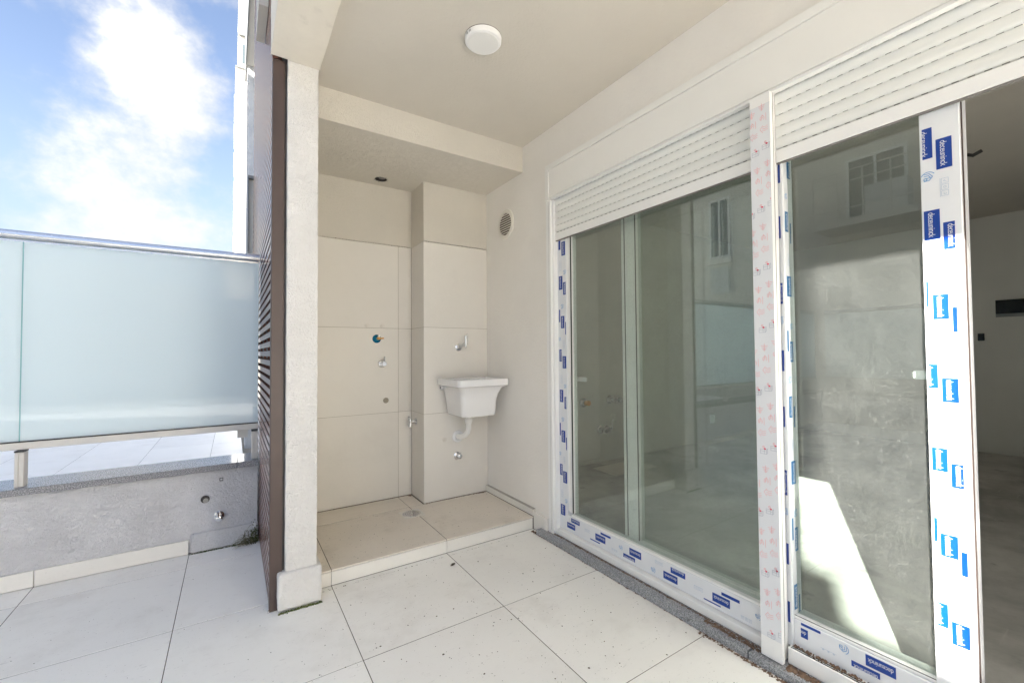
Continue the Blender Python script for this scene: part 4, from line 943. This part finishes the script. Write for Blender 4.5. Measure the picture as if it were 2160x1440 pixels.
MB().lathe((1.39, 2.70, .6815), (0, 0, -1), [(0, .021), (.016, .021), (.016, .017), (.03, .017)], 18).build('waste', 'pipe_pvc', sk_, smooth=True)
m_ = MB(); m_.lathe((1.39, 2.70, .6505), (0, 0, -1), [(0, .0245), (.006, .027), (.02, .027), (.022, .024), (.036, .0225), (.038, .018), (.046, .018)], 20)
path = [(1.39, 2.70, .606), (1.392, 2.702, .58), (1.39, 2.712, .555), (1.384, 2.735, .532), (1.378, 2.765, .518), (1.372, 2.80, .510), (1.370, 2.826, .508)]
m_.tube(path, .0175, 16); m_.build('drain_pipe', 'pipe_pvc', sk_, smooth=True, sharp=45)
m_ = MB()
for (p, d) in (((1.3905, 2.7005, .597), (0,0,1)), ((1.3915, 2.7015, .588), (.05,0,1)), ((1.392, 2.702, .579), (.0,-.15,1)), ((1.391, 2.706, .570), (0,-.3,1))):
    m_.lathe(p, d, [(0, .0176), (.001, .0192), (.003, .0192), (.004, .0176)], 16)
m_.build('pipe_rings', 'pipe_pvc', sk_)
MB().lathe((1.370, 2.8315, .508), (0, -1, 0), [(0, .043), (.006, .042), (.010, .034), (.010, .026), (.004, .024), (.004, .018)], 24).build('wall_flange', 'ceramic', sk_, smooth=True)

tp = thing('wall_tap', 'chrome wall tap with upright spout above the laundry sink', 'tap', (1.385, 2.83, 1.155))
MB().lathe((1.378, 2.8315, 1.150), (0, -1, 0), [(0, .027), (.004, .027), (.008, .022), (.012, .014), (.03, .012)], 24).build('flange', 'chrome', tp, smooth=True)
MB().tube([(1.379, 2.805, 1.152), (1.387, 2.78, 1.163), (1.396, 2.755, 1.178)], .0105, 14).build('arm', 'chrome', tp, smooth=True)
MB().lathe((1.398, 2.75, 1.232), (0, 0, -1), [(0, .011), (.002, .0132), (.066, .0132), (.068, .0105), (.070, .0075), (.085, .0075), (.086, .006)], 20).build('spout', 'chrome', tp, smooth=True)
MB().tube([(1.400, 2.75, 1.232), (1.408, 2.75, 1.246)], .0028, 8).build('lever', 'chrome', tp)

def round_valve(x, z, Y, label, style):
    t = thing('wall_valve', label, 'valve', (x, Y, z))
    MB().lathe((x, Y-.0005, z), (0, -1, 0), [(0, .028), (.004, .0275), (.009, .022), (.010, .016), (.012, .015), (.026, .015)], 24).build('flange', 'chrome', t, smooth=True)
    if style == 'lever':
        MB().lathe((x+.006, Y-.0265, z), (0, -1, 0), [(0, .0175), (.022, .0175), (.024, .015)], 20).build('knob', 'chrome', t, smooth=True)
        MB().tube([(x+.008, Y-.040, z+.012), (x+.010, Y-.042, z+.052)], [.006, .0045], 10).build('lever', 'chrome', t, smooth=True)
    else:
        MB().lathe((x+.004, Y-.0265, z), (0, -1, 0), [(0, .0165), (.018, .0165), (.020, .012), (.022, .006)], 20).build('knob', 'chrome', t, smooth=True)
        MB().tube([(x+.010, Y-.036, z+.014), (x+.013, Y-.038, z+.031)], .0028, 8).build('lever', 'chrome', t)
    return t
round_valve(.893, 1.036, 3.074, 'chrome lever valve on the left tiles, below the blue fitting', 'lever')
round_valve(1.365, .371, 2.832, 'small chrome valve below the sink drain pipe', 'knob')
def cap(x, z, Y, label):
    t = MB().lathe((x, Y-.0003, z), (0, -1, 0), [(0, .0165), (.003, .016), (.0032, .0105), (.0062, .0100), (.0064, .006), (.0085, .0055)], 20).build('plug_cap', 'cap_plastic', None, smooth=True)
    tag(t, label, 'pipe cap', 'pale plastic pipe caps on the tiles')
cap(.79, 1.307, 3.074, 'left pale pipe cap above the blue fitting'); cap(.897, 1.306, 3.074, 'right pale pipe cap above the blue fitting'); cap(1.268, .495, 2.832, 'pale pipe cap left of the sink drain pipe')
t = thing('pipe_fitting', 'blue wall rosette with brass stem on the niche tiles', 'fitting', (.859, 3.074, 1.214))
MB().lathe((.857, 3.0735, 1.213), (0, -1, 0), [(0, .030), (.004, .0295), (.010, .023), (.011, .018), (.018, .016), (.022, .0155)], 24).build('rosette', 'blue_anodised', t, smooth=True)
m_ = MB(); m_.lathe((.860, 3.051, 1.214), (0, -1, 0), [(0, .011), (.024, .011), (.026, .008)], 14); m_.tube([(.862, 3.032, 1.214), (.895, 3.028, 1.216)], [.007, .0045], 10); m_.build('stem', 'brass', t, smooth=True)
MB().tube([(.862, 3.04, 1.222), (.866, 3.038, 1.242)], [.0075, .006], 10).build('stem_end', 'pipe_pvc', t)
t = thing('washer_tap', 'chrome double garden tap on the side of the pipe chase', 'tap', (1.113, 2.985, .619))
MB().lathe((1.1125, 2.985, .619), (-1, 0, 0), [(0, .027), (.004, .0265), (.008, .018), (.010, .012), (.05, .011)], 20).build('flange', 'chrome', t, smooth=True)
m_ = MB(); m_.lathe((1.070, 2.985, .600), (0, 0, 1), [(0, .011), (.038, .011)], 14); m_.tube([(1.072, 2.985, .60), (1.066, 2.984, .583)], [.011, .010], 12); m_.build('body', 'chrome', t, smooth=True)
m_ = MB(); m_.tube([(1.066, 2.985, .634), (1.060, 2.984, .656)], [.006, .006], 10); m_.tube([(1.05, 2.975, .66), (1.072, 2.995, .650)], .0045, 8); m_.build('handle', 'chrome', t, smooth=True)
MB().tube([(1.092, 2.985, .622), (1.090, 2.965, .628)], .007, 10).build('side_knob', 'chrome', t, smooth=True)
t = thing('garden_tap', 'chrome tap low on the grey parapet near the louvred screen', 'tap', (-.057, 3.02, .184))
MB().lathe((-.057, 3.0245, .184), (0, -1, 0), [(0, .027), (.005, .0265), (.010, .018), (.024, .016)], 22).build('flange', 'chrome', t, smooth=True)
MB().lathe((-.055, 3.0, .180), (0, -1, 0), [(0, .017), (.03, .017), (.032, .013)], 18).build('knob', 'chrome', t, smooth=True)
MB().tube([(-.060, 2.972, .192), (-.063, 2.968, .222)], [.007, .005], 10).build('lever', 'chrome', t, smooth=True)
# floor drain
t = thing('floor_drain', 'round slotted floor drain in a square plate on the niche floor', 'drain', (.978, 2.70, ZS))
m_ = MB().box(-.067, .067, -.067, .067, 0, .0016); dp = None
q = MB().box(.978-.068, .978+.068, 2.70-.068, 2.70+.068, ZS+.0005, ZS+.0022); q.build('plate', 'cap_plastic', t, bevel=.0006)
MB().lathe((.978, 2.70, ZS+.0022), (0, 0, 1), [(0, .058), (.0018, .057), (.002, .053), (.0012, .052), (.0012, .001)], 32).build('grate', 'aluminium', t, smooth=True)
m_ = MB()
for ring_, n in ((.014, 6), (.027, 12), (.040, 18)):
    for j in range(n):
        a = 2*PI*j/n; c = Vector((.978+ring_*math.cos(a), 2.70+ring_*math.sin(a), ZS+.0036)); d = Vector((-math.sin(a), math.cos(a), 0))*.0042; e = Vector((math.cos(a), math.sin(a), 0))*.0019
        m_.add([c-d-e, c+d-e, c+d+e, c-d+e], [(0,1,2,3)])
m_.build('grate_holes', 'hole_grey', t)
# round wall vent
t = thing('round_vent', 'round white vent with dark slots on the cream wall', 'vent', (1.62, 2.555, 2.015))
MB().lathe((1.6195, 2.555, 2.015), (-1, 0, 0), [(0, .105), (.006, .103), (.008, .098), (.008, .078), (.002, .076)], 40).build('ring', 'vent_white', t, smooth=True)
MB().lathe((1.6172, 2.555, 2.015), (-1, 0, 0), [(0, .0755), (.0015, .0755)], 32).build('back', 'vent_dark', t)
for k in range(9):
    z = -.064 + .016*k; hw = math.sqrt(max(0, .076**2 - z*z))
    m_ = MB(); X = 1.6130
    m_.add([(X, 2.555-hw, 2.015+z+.0042), (X, 2.555+hw, 2.015+z+.0042), (X-.006, 2.555+hw, 2.015+z-.0030), (X-.006, 2.555-hw, 2.015+z-.0030),
            (X+.002, 2.555-hw, 2.015+z+.0022), (X+.002, 2.555+hw, 2.015+z+.0022), (X-.004, 2.555+hw, 2.015+z-.0050), (X-.004, 2.555-hw, 2.015+z-.0050)],
           [(3,2,1,0),(4,5,6,7),(0,1,5,4),(2,3,7,6),(1,2,6,5),(3,0,4,7)]); m_.build('blade', 'vent_white', t)
# ceiling lamp
t = thing('ceiling_lamp', 'round white surface lamp on the cream ceiling', 'ceiling lamp', (.905, 1.60, 2.478))
MB().lathe((.905, 1.602, 2.4778), (0, 0, -1), [(0, .080), (.003, .080)], 40).build('base_ring', 'hole_grey', t)
MB().lathe((.905, 1.602, 2.4745), (0, 0, -1), [(0, .080), (.016, .0785), (.020, .075), (.021, .068)], 48).build('body', 'lamp_white', t, smooth=True)
MB().lathe((.905, 1.602, 2.4533), (0, 0, -1), [(0, .067), (.002, .066), (.0025, .001)], 40).build('diffuser', 'lamp_diffuser', t, smooth=True)
m_ = MB()
for a in (188, 200, 204):
    a = math.radians(a-5); c = Vector((.905+.0798*math.cos(a), 1.602+.0798*math.sin(a), 2.4645)); d = Vector((-math.sin(a), math.cos(a), 0)); n = Vector((math.cos(a), math.sin(a), 0))*.0008
    w_ = .003 if a < 3.25 else .0012
    m_.add([c-d*w_+n+Vector((0,0,-.005)), c+d*w_+n+Vector((0,0,-.005)), c+d*w_+n+Vector((0,0,.005)), c-d*w_+n+Vector((0,0,.005))], [(0,1,2,3),(3,2,1,0)])
m_.build('slots', 'black_cap', t)

# ================================================================== SEEN INSIDE THE FLAT
def plate_thing(name, label, cat, x0, x1, y0, y1, z0, z1, mat):
    return tag(MB().box(x0, x1, y0, y1, z0, z1).build(name, mat, None, bevel=.003), label, cat)
t = thing('breaker_box', 'black flush breaker panel on the dark interior end wall', 'breaker panel', (6.6, .8, 1.52))
MB().box(6.58, 6.6, .58, .983, 1.466, 1.606).build('door', 'panel_black', t, bevel=.002); MB().box(6.582, 6.6, .58, .984, 1.432, 1.4655).build('lower_strip', 'flashing', t, bevel=.002)
plate_thing('wall_socket', 'small black socket box on the dark interior end wall', 'socket', 6.585, 6.6, 1.068, 1.117, 1.195, 1.272, 'panel_black')
plate_thing('wall_socket', 'white socket plate low on the interior wall behind the left door', 'socket', 4.87, 4.97, 3.08, 3.09, .23, .33, 'white_print')
plate_thing('light_switch', 'pale switch plate high on the interior wall behind the left door', 'switch', 4.06, 4.15, 3.08, 3.09, 1.20, 1.33, 'interior_wall')
plate_thing('board', 'pale board lying on the concrete floor inside the left door', 'board', 2.80, 3.35, 2.66, 2.95, .031, .038, 'cardboard')
for i, (x, z, lab) in enumerate(((2.819, .624, 'left valve on the interior wall, seen through the left glass'), (3.175, .632, 'middle valve on the interior wall, seen through the left glass'), (3.269, .626, 'valve on the interior wall hidden half by the pale stile'), (3.04, .343, 'lower left valve on the interior wall, beside the lever valve'))):
    t = thing('wall_valve', lab, 'valve', (x, 3.09, z))
    MB().lathe((x, 3.0895, z), (0, -1, 0), [(0, .045), (.006, .044), (.012, .03), (.04, .026)], 20).build('flange', 'chrome', t, smooth=True)
    MB().lathe((x+.01, 3.05, z), (0, -1, 0), [(0, .024), (.03, .024), (.032, .018)], 16).build('knob', 'brass' if i == 0 else 'chrome', t, smooth=True)
t = thing('wall_valve', 'lower right lever valve on the interior wall, lever upright', 'valve', (3.12, 3.09, .343))
MB().lathe((3.12, 3.0895, .343), (0, -1, 0), [(0, .045), (.006, .044), (.012, .03), (.05, .028)], 20).build('flange', 'chrome', t, smooth=True)
MB().tube([(3.15, 3.04, .343), (3.16, 3.035, .45)], .008, 8).build('lever', 'chrome', t, smooth=True)
tag(MB().lathe((3.225, 3.0895, .448), (0, -1, 0), [(0, .042), (.006, .041), (.006, .030), (.001, .029)], 20).build('pipe_ring', 'interior_wall', None, smooth=True), 'pale pipe ring on the interior wall above the lower valves', 'pipe ring')
t = thing('ceiling_wires', 'loose black and white wires hanging from the interior ceiling', 'wires', (4.19, .75, 2.49))
MB().tube([(4.19, .75, 2.49), (4.20, .74, 2.44), (4.17, .70, 2.41), (4.18, .66, 2.43)], .012, 8).build('black_wire', 'black_cap', t)
MB().tube([(4.19, .76, 2.49), (4.17, .79, 2.42), (4.15, .80, 2.37)], .008, 8).build('white_wire', 'white_print', t)
